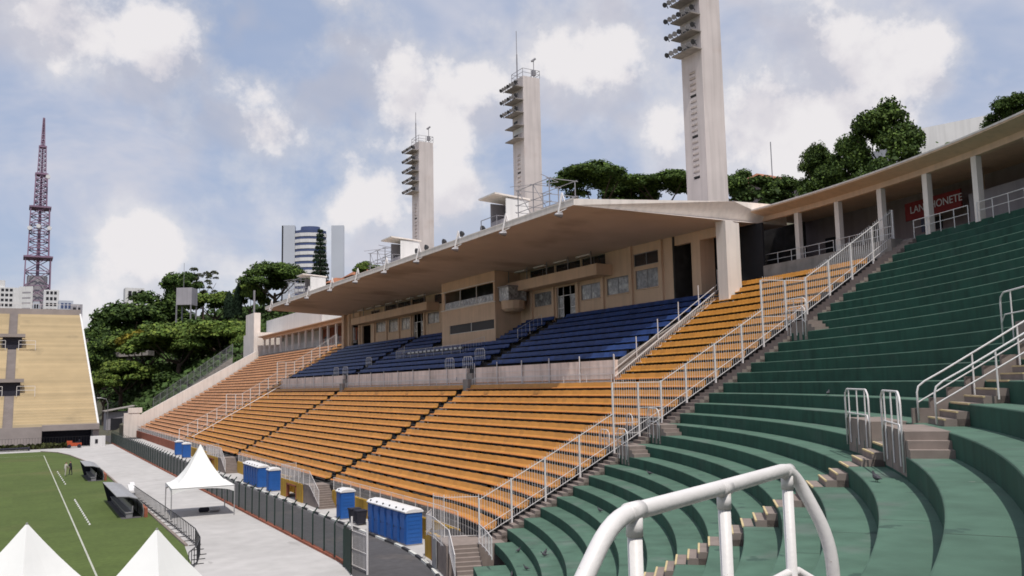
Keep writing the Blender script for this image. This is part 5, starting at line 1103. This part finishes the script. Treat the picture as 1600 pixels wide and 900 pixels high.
for x in (8.9, 10.6):
    for y in (183.8, 184.9): mb = MB(); mb.bar((x, y, 0.35), (x, y + 0.25, 0.35), 0.35, 12); child(mb.build('wheel', 'cloth_dark'), mk)
o = MB().box(-4, 2.4, 182, 184, 0.35, 0.55).box(-4, -3.7, 182, 184, 0.02, 0.35).box(2.1, 2.4, 182, 184, 0.02, 0.35).build('roller_bench', 'cloth_dark'); tag(o, 'long dark bench standing behind the goal line', 'bench')

# ---------------------------------------------------------------- hillside
def ss(x, a, b): t = min(1, max(0, (x - a) / (b - a))); return t * t * (3 - 2 * t)
def hz(V, U):
    s = 0.5 + 0.12 * ss(U, 225, 280); z = s * (V - 24) + 0.12 * max(0, min(U, 1400) - 300)
    z = min(z, 35 + 6 * ss(U, 230, 280) + 16 * ss(U, 330, 600)) if U < 1500 else min(z, 50)
    if U < 236: z = z if V > 58 else -0.2
    if V < 24 and U < 300: z = -0.2 + max(0, z) 
    return max(z, -0.2)
hm = MB(); xs = [-400, -200, -100, -50, -20, 0, 10, 20, 24, 30, 36, 42, 48, 54, 57.9, 58.1, 64, 72, 80, 90, 100, 120, 150, 200, 300, 500, 900]; ys = [-200, -60, 0, 30, 60, 90, 120, 150, 180, 205, 225, 235.9, 236.1, 245, 255, 265, 280, 295, 310, 330, 350, 380, 420, 480, 560, 700, 900, 1200, 1600, 2600]
hm.add([(x, y, hz(x, y) + (0.5 * math.sin(x * .3 + y * .21) if hz(x, y) > 1 else 0)) for y in ys for x in xs], [(j * len(xs) + i, j * len(xs) + i + 1, (j + 1) * len(xs) + i + 1, (j + 1) * len(xs) + i) for j in range(len(ys) - 1) for i in range(len(xs) - 1)])
struct(hm.build('hillside', 'earth', smooth=True), 'wooded hillside behind the stadium')

# ---------------------------------------------------------------- trees
def leaf_mesh(name, lobes, n, size, m, seed, flat=0.5, m2=None, p2=0.0, core=True):
    """crown of many leaf-clump faces spread through a set of ellipsoid lobes (unit crown)"""
    r = np.random.default_rng(seed); vs = []; fs = []; mi = []
    wts = np.array([l[3] * l[4] * l[5] for l in lobes]) ** 0.66; wts /= wts.sum()
    for li, (cx, cy, cz, ax, ay, az) in enumerate(list(lobes) * (2 if core else 1)):
        inner = li >= len(lobes); m_ = max(8, int(n * 1.5 * wts[li % len(lobes)] * (0.22 if inner else 1))); d = r.normal(size=(m_, 3)); d /= np.linalg.norm(d, axis=1)[:, None]; d[:, 2] = np.where(d[:, 2] < -0.35, -d[:, 2] * 0.6, d[:, 2])
        rr = 0.55 + 0.48 * r.random(m_) ** 0.5; rr += 0.10 * np.sin(d[:, 0] * 7 + li) * np.cos(d[:, 1] * 6 + li * 2); rr = rr * (0.62 if inner else 1)
        c = np.array([cx, cy, cz]) + d * rr[:, None] * np.array([ax, ay, az])
        nn = d * np.array([1, 1, 1.2]) + r.normal(size=(m_, 3)) * flat; nn /= np.linalg.norm(nn, axis=1)[:, None]
        t = r.normal(size=(m_, 3)); e = np.cross(nn, t); e /= np.linalg.norm(e, axis=1)[:, None]; f_ = np.cross(nn, e); s = size * (0.6 + 0.8 * r.random(m_)) * (2.2 if inner else 1)
        for i in range(m_):
            k = len(vs); E_ = e[i] * s[i]; F_ = f_[i] * s[i] * 0.7; C_ = c[i]; b_ = nn[i] * s[i] * 0.25
            vs += [tuple(C_ - E_), tuple(C_ - F_ * .8 + b_), tuple(C_ + E_), tuple(C_ + F_ - b_ * .5)]; fs.append((k, k + 1, k + 2, k + 3)); mi.append(1 if (m2 and r.random() < p2 * (1 + li % 3 * .5)) else 0)
    me = bpy.data.meshes.new(name); me.from_pydata(vs, [], fs); me.materials.append(MATS[m])
    if m2: me.materials.append(MATS[m2]); me.polygons.foreach_set('material_index', mi)
    return me
def rand_lobes(seed, n, kind):
    r = random.Random(seed); out = []
    for i in range(n):
        a = r.uniform(0, 2 * pi); q = r.random() ** 0.5
        if kind == 'umb': x, y = q * .78 * cos(a), q * .78 * sin(a); z = 0.15 + 0.55 * (1 - q * q) + r.uniform(-.1, .1); s = r.uniform(.24, .40); out.append((x, y, z, s, s, s * .62))
        elif kind == 'round': z = r.uniform(-.75, .75); k = math.sqrt(max(0.05, 1 - z * z)) * .66 * q; x, y = k * cos(a), k * sin(a); s = r.uniform(.26, .44); out.append((x, y, z * .8, s, s, s * .85))
        elif kind == 'bushy': z = r.uniform(-.9, .85); k = (.75 - .45 * max(0, z)) * q; x, y = k * cos(a), k * sin(a); s = r.uniform(.18, .34); out.append((x, y, z, s, s, s * 1.05))
        elif kind == 'airy': z = r.uniform(-.6, .85); k = .75 * q; x, y = k * cos(a), k * sin(a); s = r.uniform(.12, .22); out.append((x, y, z, s, s, s * .7))
    return out
CROWN = {}
for v in range(3):
    CROWN['dark', v] = leaf_mesh('crown', rand_lobes(10 + v, 26, 'round'), 5200, 0.052, 'leaf_dark', v, m2='leaf_mid', p2=0.2)
    CROWN['mid', v] = leaf_mesh('crown', rand_lobes(30 + v, 24, 'umb'), 5200, 0.046, 'leaf_mid', 20 + v, m2='leaf_light', p2=0.25)
    CROWN['light', v] = leaf_mesh('crown', rand_lobes(50 + v, 18, 'umb'), 3600, 0.055, 'leaf_light', 40 + v, m2='leaf_mid', p2=0.3)
    CROWN['umb', v] = leaf_mesh('crown', rand_lobes(70 + v, 36, 'umb'), 9000, 0.034, 'leaf_dark', 60 + v, m2='leaf_mid', p2=0.35)
    CROWN['bushy', v] = leaf_mesh('crown', rand_lobes(90 + v, 44, 'bushy'), 11000, 0.031, 'leaf_dark', 80 + v, flat=0.9, m2='leaf_mid', p2=0.35)
    CROWN['airy', v] = leaf_mesh('crown', rand_lobes(110 + v, 26, 'airy'), 2200, 0.036, 'leaf_olive', 95 + v, flat=0.9, core=False)
CROWN['cypress', 0] = leaf_mesh('crown', [(0, 0, z, .95 - .75 * max(0, z) ** 2, .95 - .75 * max(0, z) ** 2, .22) for z in np.linspace(-.95, .95, 12)], 2400, 0.11, 'leaf_pine', 3, core=False)
pl_ = []
for z in np.linspace(-.95, .95, 17):
    k = (1 - (z + 1) / 2) ** .7 * .85 + .10
    for a in range(6): t = a * pi / 3 + z * 9; pl_.append((cos(t) * k * .62, sin(t) * k * .62, z - .03, .34 * k + .08, .34 * k + .08, .045))
CROWN['pine', 0] = leaf_mesh('crown', pl_, 2600, 0.06, 'leaf_pine', 9, core=False)
TREES = [
('dark', 28.0, 353.5, 25.3, 11.3, 11.9, 'tree at the foot of the hill beside the far stand'), ('dark', 37.7, 364.3, 33.3, 16.2, 13.8, 'broad tree on the left flank of the hill'), ('dark', 48.3, 374.7, 40.4, 14.4, 11.5, 'tree below the white roof on the hilltop'),
('dark', 58.5, 378.9, 52.4, 10.1, 9.8, 'tall tree on the hill crest behind the grey tank'), ('airy', 67.1, 379.5, 54.0, 8.2, 8.4, 'thin airy tree with bare twigs on the hill crest'), ('mid', 67.6, 357.6, 42.3, 11.6, 9.0, 'spreading tree right of the grey tank'),
('dark', 54.0, 326.3, 28.0, 10.4, 9.4, 'shaded tree in the middle of the slope'), ('mid', 37.0, 316.1, 23.2, 12.0, 10.4, 'spreading tree with yellow blossom on its left side'), ('mid', 46.2, 302.8, 22.5, 14.9, 12.0, 'wide spreading tree in the centre of the slope'),
('mid', 58.4, 292.0, 24.7, 13.7, 10.3, 'wide spreading tree right of centre on the slope'), ('light', 29.2, 305.5, 14.2, 10.9, 7.5, 'bright green flat topped tree low on the slope'), ('light', 23.6, 297.5, 11.5, 6.2, 5.5, 'small yellowish green tree nearest the far stand'),
('cypress', 70.2, 326.8, 43.7, 1.6, 5.6, 'narrow dark cypress, taller of the pair'), ('cypress', 66.9, 326.6, 41.6, 2.0, 4.6, 'narrow dark cypress, shorter of the pair'), ('umb', 81.9, 319.3, 48.0, 13.4, 10.5, 'huge dome shaped tree left of the striped tower block'),
('mid', 75.4, 329.4, 43.0, 7.3, 9.7, 'tree between the cypresses and the dome shaped tree'), ('mid', 82.1, 297.7, 36.7, 6.7, 4.7, 'low tree behind the far end of the canopy'), ('pine', 90.1, 290.6, 53.5, 4.2, 12.5, 'tall dark layered conifer in front of the striped tower block'),
('dark', 26.8, 378.3, 18.8, 8.9, 15.2, 'dark tree behind the edge of the far stand'), ('mid', 64.0, 279.4, 22.5, 6.3, 10.4, 'tree beside the tall pier of the white building'), ('dark', 44.4, 316.7, 12.8, 13.2, 8.8, 'shadowed undergrowth tree low on the slope'), ('dark', 56.7, 303.5, 14.6, 11.9, 6.5, 'shadowed tree above the sloping retaining wall'),
('umb', 86.3, 120.0, 44.0, 8.3, 5.0, 'dome shaped tree right of the middle light tower'), ('umb', 99.7, 118.0, 44.4, 7.4, 4.2, 'flat dome tree left of the nearest light tower'), ('dark', 101.0, 100.4, 41.5, 3.4, 3.6, 'small dark tree just right of the nearest tower'),
('dark', 101.8, 94.4, 39.4, 5.2, 3.4, 'dark tree below the orange tiled roof'), ('bushy', 94.6, 79.0, 37.0, 4.2, 5.0, 'upright leafy tree behind the gallery roof'), ('bushy', 97.2, 70.2, 39.4, 5.9, 6.8, 'tallest leafy tree behind the gallery, beside the white wall'),
('bushy', 95.4, 73.8, 37.4, 3.8, 5.2, 'leafy tree between its two neighbours behind the gallery'), ('bushy', 109.3, 60.6, 42.4, 4.2, 3.4, 'leafy tree at the right edge above the gallery roof'), ('mid', 90.8, 245.0, 44.8, 4.9, 3.7, 'palm-like tree behind the middle scaffold'), ('mid', 96.2, 218.8, 44.0, 2.7, 2.4, 'small tree at the foot of the farthest tower'),
('dark', 97.8, 124.9, 44.3, 6.0, 3.9, 'dark tree behind the two dome trees'), ('dark', 42.0, 292.0, 10.0, 9.0, 7.0, 'dark tree at the bottom of the slope behind the end wall'), ('dark', 34.0, 330.0, 12.0, 10.0, 9.0, 'dark tree under the viaduct')]
cnt = {}
for i, (kd, V, u, z, rw, rh, lab) in enumerate(TREES):
    v = cnt.get(kd, 0); cnt[kd] = v + 1; me = CROWN.get((kd, v % 3)) or CROWN[kd, 0]
    base = min(hz(V, u), z - rh * 0.6) - 0.3; r = empty('tree' if kd not in ('cypress', 'pine') else ('cypress_tree' if kd == 'cypress' else 'conifer_tree'), (V, u, base), rng.uniform(0, 6.28))
    tag(r, lab, 'tree', 'trees on the hill and behind the stands')
    put('crown', me, r, (0, 0, z - base), None, (rw, rw, rh))
    tr = max(0.16, 0.06 * rw); h_ = z - base; mb = MB(); rr_ = random.Random(i)
    mb.tube([(0, 0, -0.2), (0.1, 0.05, h_ * .35), (0.0, 0.1, h_ * .8)] if kd not in ('cypress', 'pine') else [(0, 0, -.2), (0, 0, h_), (0, 0, h_ + rh * .7)], [tr * 1.3, tr, tr * .5], 7)
    tk = mb.build('trunk', 'bark', r)
    if kd not in ('cypress', 'pine'):
        for q in range(5):
            a = q * 1.26 + rr_.random(); k = rw * .62; lb = MB(); lb.tube([(0, 0, h_ * (.5 + .05 * q)), (cos(a) * k * .45, sin(a) * k * .45, h_ * .8), (cos(a) * k, sin(a) * k, h_ + rh * .25)], [tr * .5, tr * .33, tr * .12], 5); lb.build('limb', 'bark', tk)
    if 'blossom' in lab:
        bl_ = leaf_mesh('blossom', [(-.6, -.35, .30, .22, .2, .14), (-.45, -.5, .42, .2, .18, .12), (-.2, -.5, .52, .2, .16, .12)], 260, 0.045, 'leaf_yellow', 77); o = put('blossom', bl_, r, (0, 0, z - base), -r.rotation_euler.z, (rw, rw, rh * 1.15))
# undergrowth covering the slope
r3 = np.random.default_rng(4); vs = []; fs = []
for i in range(16000):
    if i < 12500: V = 26 + r3.random() * 80; u = 238 + r3.random() * 170
    else: V = 66 + r3.random() * 60; u = 50 + r3.random() * 150
    z = hz(V, u); k = len(vs); c = np.array([V, u, z + r3.random() * 3.2]); n_ = r3.normal(size=3) + np.array([-.3, -.5, 1]); n_ /= np.linalg.norm(n_); e = np.cross(n_, r3.normal(size=3)); e /= np.linalg.norm(e); f_ = np.cross(n_, e); s = (.55 + .6 * r3.random()) * (1 if i < 12500 else .42)
    vs += [tuple(c - e * s), tuple(c - f_ * s * .7), tuple(c + e * s), tuple(c + f_ * s * .7)]; fs.append((k, k + 1, k + 2, k + 3))
me = bpy.data.meshes.new('undergrowth'); me.from_pydata(vs, [], fs); me.materials.append(MATS['leaf_dark']); o = put('undergrowth', me); struct(o, 'dense dark undergrowth covering the slope', 'stuff')

# retaining wall with fence going up the slope behind the end of the stand
rw_ = empty('retaining_wall', (31, 235, 0)); tag(rw_, 'sloping concrete retaining wall with wire fence behind the end wall', 'wall')
mb = MB(); A, B = (30.0, 235, 5.2), (49.3, 235, 19.0)
mb.loft([[(A[0], 235, 0), (A[0], 235, A[2]), (A[0], 235.5, A[2]), (A[0], 235.5, 0)], [(B[0], 235, 10), (B[0], 235, B[2]), (B[0], 235.5, B[2]), (B[0], 235.5, 10)]]); child(mb.build('wall', 'concrete', fix=True), rw_)
mb = MB(); a_, b_ = Vector((A[0], 235.2, A[2])), Vector((B[0], 235.2, B[2]))
for i in range(13): p = a_.lerp(b_, i / 12); mb.bar(p, p + Vector((0, 0, 3.6)), 0.07, 4)
for h_ in (0.3, 1.9, 3.5): mb.bar(a_ + Vector((0, 0, h_)), b_ + Vector((0, 0, h_)), 0.05, 4)
for i in range(150): p = a_.lerp(b_, i / 150); mb.bar(p, p + Vector((0, 0, 3.5)), 0.022, 3)
child(mb.build('wire_fence', 'grey_metal'), rw_)
for i, (V, z, s, lab) in enumerate(((31.5, 6.0, 1.2, 'small shrub low on the planted strip'), (34.0, 7.6, 1.5, 'larger shrub in the middle of the planted strip'), (36.0, 9.4, 1.1, 'small shrub above the larger one on the planted strip'), (39.5, 11.8, 0.9, 'small shrub high on the planted strip'))):
    r = empty('shrub', (V, 226, z - 2.6)); tag(r, lab + ' behind the end wall', 'shrub', 'shrubs behind the end wall'); put('foliage', CROWN['bushy', i % 3], r, (0, 0, 1.4), None, (s * 1.3, s * 1.3, s)); MB().bar((0, 0, -.2), (0, 0, 1.2), .08, 5).build('stem', 'bark', r)
mb = MB(); mb.loft([[(22, 220, 0), (22, 220, 2.5), (22, 232, 2.5), (22, 232, 0)], [(50, 220, 0), (50, 220, 16.6), (50, 232, 16.6), (50, 232, 0)]]); struct(mb.build('planted_bank', 'earth', fix=True), 'sloping planted bank behind the end wall')
vd = empty('viaduct', (28, 352, 20)); tag(vd, 'grey concrete viaduct deck crossing behind the far stand', 'viaduct')
p, q = Vector((10, 362, 23.0)), Vector((42, 345, 24.6)); d = (q - p).normalized(); mb = MB(); mb.obox((p + q) / 2, d, (-d.y, d.x, 0), (0, 0, 1), 19, 3.0, 0.9); child(mb.build('deck', 'concrete'), vd)
mb = MB(); mb.obox((p + q) / 2 + Vector((-.9, -1.8, 1.5)), d, (-d.y, d.x, 0), (0, 0, 1), 19, .15, .55); child(mb.build('parapet', 'grey_wall'), vd)
for f_ in (.2, .8): c = p.lerp(q, f_); mb = MB(); mb.bar((c.x, c.y, -1), (c.x, c.y, c.z - .8), 0.9, 8); child(mb.build('pier', 'concrete'), vd)
sd_ = empty('service_shed', (24, 262, 0)); tag(sd_, 'low grey shed in the gap beside the far stand', 'shed')
mb = MB(); mb.box(21.5, 28.5, 262, 270, 0, 5.0); child(mb.build('wall', 'grey_wall'), sd_); mb = MB(); mb.add([(21, 261, 5.2), (29, 261, 6.6), (29, 271, 6.6), (21, 271, 5.2), (21, 261, 5.0), (29, 261, 6.4), (29, 271, 6.4), (21, 271, 5.0)], [(0, 1, 2, 3), (7, 6, 5, 4), (0, 4, 5, 1), (3, 2, 6, 7)]); child(mb.build('roof', 'concrete'), sd_)
mb = MB(); mb.box(22.6, 25.6, 261.9, 262, 0, 3.2); child(mb.build('doorway', 'window_dark'), sd_)
sl = empty('street_lamp', (20.4, 245, 0)); tag(sl, 'pale street lamp with curved arm beside the shed', 'street lamp')
mb = MB(); mb.tube([(20.4, 245, 0), (20.4, 245, 7.5), (20.0, 245, 8.6), (18.6, 245, 9.0)], .09, 6); child(mb.build('pole', 'grey_metal'), sl); mb = MB(); mb.box(17.8, 18.8, 244.8, 245.2, 8.9, 9.1); child(mb.build('lamp_head', 'white_plastic'), sl)

# ---------------------------------------------------------------- houses and towers in the distance
def block(name, label, x0, x1, y0, y1, z0, z1, m, rows=0, cols=0, wm_='window_dark', face='y', cat='building', group='distant city buildings', inset=(.12, .88)):
    r = empty(name, ((x0 + x1) / 2, y0, z0)); tag(r, label, cat, group); mb = MB(); mb.box(x0, x1, y0, y1, z0, z1); child(mb.build('wall', m), r)
    for i in range(rows):
        for j in range(cols):
            zc = z0 + (z1 - z0) * (i + .5) / rows; xc = x0 + (x1 - x0) * (inset[0] + (inset[1] - inset[0]) * (j + .5) / cols); w = (x1 - x0) / cols * .26; h = (z1 - z0) / rows * .26
            mb = MB(); mb.box(xc - w, xc + w, y0 - .12, y0 - .01, zc - h, zc + h); child(mb.build('window', wm_), r)
    return r
bk = block('apartment_block', 'white apartment block left of the lattice mast', -34, -2, 806, 824, 60, 97, 'white_wall', 9, 8)
mb = MB(); mb.add([(-2, 806, 60), (8, 800, 60), (8, 800, 98), (-2, 806, 98)], [(0, 1, 2, 3)]); mb.add([(-2, 806, 98), (8, 800, 98), (8, 815, 98), (-2, 815, 98)], [(0, 1, 2, 3)]); mb.add([(8, 800, 60), (8, 815, 60), (8, 815, 98), (8, 800, 98)], [(0, 1, 2, 3)]); child(mb.build('wing', 'white_wall'), bk)
for i in range(7): mb = MB(); z = 66 + i * 4.4; mb.add([(0.5, 804.4, z), (6.5, 800.8, z), (6.5, 800.8, z + 1.2), (0.5, 804.4, z + 1.2)], [(0, 1, 2, 3)]); child(mb.build('window', 'grey_wall'), bk)
mb = MB(); mb.box(-24, -12, 808, 820, 97, 103); child(mb.build('roof_tank', 'white_wall'), bk)
block('apartment_block', 'slim white apartment block right of the lattice mast', 17, 29, 856, 870, 60, 101.5, 'white_wall', 8, 3)
block('office_block', 'low pale office block above the far stand rim', 26.5, 37, 784, 800, 60, 85.5, 'slab_grey', 3, 3, 'window_blue'); block('office_block', 'small dark office block nearest the wooded hill', 35, 43.5, 776, 783, 60, 82, 'grey_wall', 2, 2)
block('hilltop_house', 'white flat roofed house on the hilltop among trees', 43.8, 52.5, 454, 462, 48, 61, 'white_wall', 2, 3)
block('office_block', 'tiny white block seen between apartment block and mast', 9, 14, 850, 860, 60, 90, 'slab_grey', 4, 2)
# striped office tower with two plain slabs
tw = empty('striped_tower', (190, 630, 40)); tag(tw, 'rounded office tower with blue and white bands between two slabs', 'building')
def slab(x0, y0, x1, y1, dx, dy, z0, z1, nm, m): mb = MB(); c = [(x0, y0), (x1, y1), (x1 + dx, y1 + dy), (x0 + dx, y0 + dy)]; mb.add([(x, y, z) for z in (z0, z1) for x, y in c], [(0, 1, 5, 4), (1, 2, 6, 5), (2, 3, 7, 6), (3, 0, 4, 7), (4, 5, 6, 7)]); return child(mb.build(nm, m, fix=True), tw)
slab(170.6, 646, 179.2, 641.4, 3, 8, 40, 134.5, 'slab', 'slab_grey'); slab(203.2, 627.4, 211.6, 622.6, 3, 8, 40, 133.7, 'slab', 'slab_grey')
slab(170.4, 646.05, 171.4, 645.5, .5, 1, 40, 134.3, 'slab_edge', 'window_dark')
cx_, cy_ = 190.8, 640.0
def oct_(rx, z): return [(cx_ + rx * cos(t) * .87 + rx * sin(t) * .3, cy_ + rx * sin(t) * .55 - rx * cos(t) * .42, z) for t in np.linspace(0, 2 * pi, 13)[:-1]]
for i in range(11):
    z = 78 + i * 4.75; mb = MB(); mb.loft([oct_(12.8, z), oct_(12.8, z + 2.6)]); child(mb.build('white_band', 'white_wall'), tw); mb = MB(); mb.loft([oct_(12.4, z + 2.6), oct_(12.4, z + 4.75)]); child(mb.build('window_band', 'window_blue'), tw)
mb = MB(); mb.loft([oct_(12.8, 40), oct_(12.8, 78)]); child(mb.build('base', 'white_wall'), tw)
mb = MB(); mb.loft([oct_(8, 130.2), oct_(7.5, 133.6)]); child(mb.build('plant_room', 'window_blue'), tw)
# lattice mast
ms = empty('lattice_mast', (13, 1010, 60)); tag(ms, 'tall reddish steel lattice broadcasting mast on the left skyline', 'mast')
X0, Y0 = 13.6, 1015
secs = [(60, 152, 12.2, 11.4, 6), (152, 205, 9.6, 8.6, 6), (205, 241, 5.8, 5.2, 6), (241, 271, 3.9, 3.2, 6), (271, 302, 1.8, 0.7, 6)]
for zi, (za, zb, wa, wb_, nn) in enumerate(secs):
    mb = MB(); 
    def cor(z, q):
        w = wa + (wb_ - wa) * (z - za) / (zb - za); return Vector((X0 + w * (1 if q in (1, 2) else -1), Y0 + w * (1 if q in (2, 3) else -1), z))
    lt = 0.85 if zi < 3 else 0.6
    for q in range(4): mb.bar(cor(za, q), cor(zb, q), lt, 4)
    zs = np.linspace(za, zb, nn + 1)
    for a, b in zip(zs, zs[1:]):
        for q in range(4):
            r_ = (q + 1) % 4; mb.bar(cor(a, q), cor(b, r_), lt * .55, 3); mb.bar(cor(a, r_), cor(b, q), lt * .55, 3); mb.bar(cor(b, q), cor(b, r_), lt * .6, 3)
    child(mb.build('lattice_section', 'steel_red'), ms)
    mb = MB(); w = wb_ * 1.18; mb.box(X0 - w, X0 + w, Y0 - w, Y0 + w, zb - 1.6, zb); child(mb.build('platform', 'steel_red'), ms)
mb = MB(); mb.bar((X0, Y0, 60), (X0, Y0, 205), 2.0, 8, r2=1.4); mb.bar((X0, Y0, 205), (X0, Y0, 302), 1.2, 6, r2=.5); child(mb.build('core', 'steel_red'), ms)
mb = MB(); mb.bar((X0, Y0, 60), (X0, Y0, 132), 9.5, 14); child(mb.build('equipment_drum', 'grey_wall'), ms)
for a, z in ((0, 182), (1.6, 183), (3.2, 181), (4.6, 183), (5.4, 236)): mb = MB(); mb.bar((X0 + 9 * cos(a), Y0 - 9 + 3 * sin(a), z), (X0 + 9 * cos(a), Y0 - 11.5 + 3 * sin(a), z), 2.2, 10); child(mb.build('dish', 'white_plastic'), ms)
# tank, house, roofs
tk_ = empty('water_tank', (53, 348, 36)); tag(tk_, 'grey panel water tank on stilts among the hill trees', 'tank')
mb = MB(); mb.add([(50.0, 337.5, 42.2), (55.0, 334.5, 42.2), (58, 340, 42.2), (53, 343, 42.2), (50.0, 337.5, 48.6), (55.0, 334.5, 48.6), (58, 340, 48.6), (53, 343, 48.6)], [(0, 1, 5, 4), (1, 2, 6, 5), (2, 3, 7, 6), (3, 0, 4, 7), (4, 5, 6, 7), (3, 2, 1, 0)]); child(mb.build('panel', 'grey_wall', fix=True), tk_)
for x, y in ((50.2, 337.5), (54.8, 334.7), (57.6, 340), (53, 342.6)): mb = MB(); mb.bar((x, y, 20), (x, y, 42.3), .3, 5); child(mb.build('stilt', 'grey_metal'), tk_)
mb = MB(); mb.bar((52.5, 337, 48.6), (52.5, 337, 58), .09, 4); child(mb.build('aerial', 'grey_metal'), tk_)
hs_ = empty('tiled_house', (96, 276, 30)); tag(hs_, 'grey house with red tiled roofs behind the canopy', 'house')
def hip(x0, x1, y0, y1, z0, z1, nm, ov=1.2):
    mb = MB(); m_ = (y0 + y1) / 2; i_ = (y1 - y0) / 2; mb.add([(x0 - ov, y0 - ov, z0), (x1 + ov, y0 - ov, z0), (x1 + ov, y1 + ov, z0), (x0 - ov, y1 + ov, z0), (x0 + i_ * .7, m_, z1), (x1 - i_ * .7, m_, z1)], [(0, 1, 5, 4), (1, 2, 5), (2, 3, 4, 5), (3, 0, 4), (3, 2, 1, 0)]); return child(mb.build(nm, 'roof_tile'), hs_)
mb = MB(); mb.box(88, 97, 272, 280, 25, 44.6); child(mb.build('wall', 'house_wall'), hs_); mb = MB(); mb.box(95, 110, 269, 278, 25, 47.2); child(mb.build('upper_wall', 'house_wall'), hs_)
hip(88, 97, 272, 280, 44.6, 47.0, 'roof'); hip(95, 110, 269, 278, 47.2, 50.2, 'upper_roof')
for x0_, z0_, w in ((89.2, 42.2, 1.0), (91.6, 42.2, 1.0), (94, 42.2, 1.0), (98.4, 44.2, 1.2), (101.4, 44.2, 1.2), (105, 44.2, 1.2)):
    y = 272 if x0_ < 95 else 269; mb = MB(); mb.box(x0_, x0_ + w, y - .1, y - .01, z0_, z0_ + 1.8); child(mb.build('window', 'window_dark'), hs_)
r_ = empty('tiled_house', (113, 104, 34)); tag(r_, 'house with an orange tiled roof right of the nearest tower', 'house')
mb = MB(); mb.box(110, 118, 103, 111, 32, 44.3); child(mb.build('wall', 'house_wall'), r_); mb = MB(); mb.add([(109, 102, 44.3), (119, 102, 44.3), (119, 112, 44.3), (109, 112, 44.3), (112, 107, 46.6), (116, 107, 46.6)], [(0, 1, 5, 4), (1, 2, 5), (2, 3, 4, 5), (3, 0, 4)]); child(mb.build('roof', 'roof_tile'), r_)
mb = MB(); mb.bar((111, 102.5, 40), (111, 102.5, 51), .08, 4); child(mb.build('aerial', 'grey_metal'), r_)
ww = empty('white_hall', (116, 74, 34)); tag(ww, 'plain white hall with a sloping roof line above the gallery', 'building')
mb = MB(); c = [(111.0, 77.2), (123, 69.8), (130, 82), (118, 89)]; zt_ = [45.9, 48.4, 48.4, 45.9]
mb.add([(x, y, 30) for x, y in c] + [(x, y, z) for (x, y), z in zip(c, zt_)], [(0, 1, 5, 4), (1, 2, 6, 5), (2, 3, 7, 6), (3, 0, 4, 7), (4, 5, 6, 7)]); child(mb.build('wall', 'white_wall', fix=True), ww)
mb = MB(); mb.bar((110.6, 76.4, 40), (110.6, 76.4, 44.6), .25, 6); child(mb.build('flue', 'dark_metal'), ww)
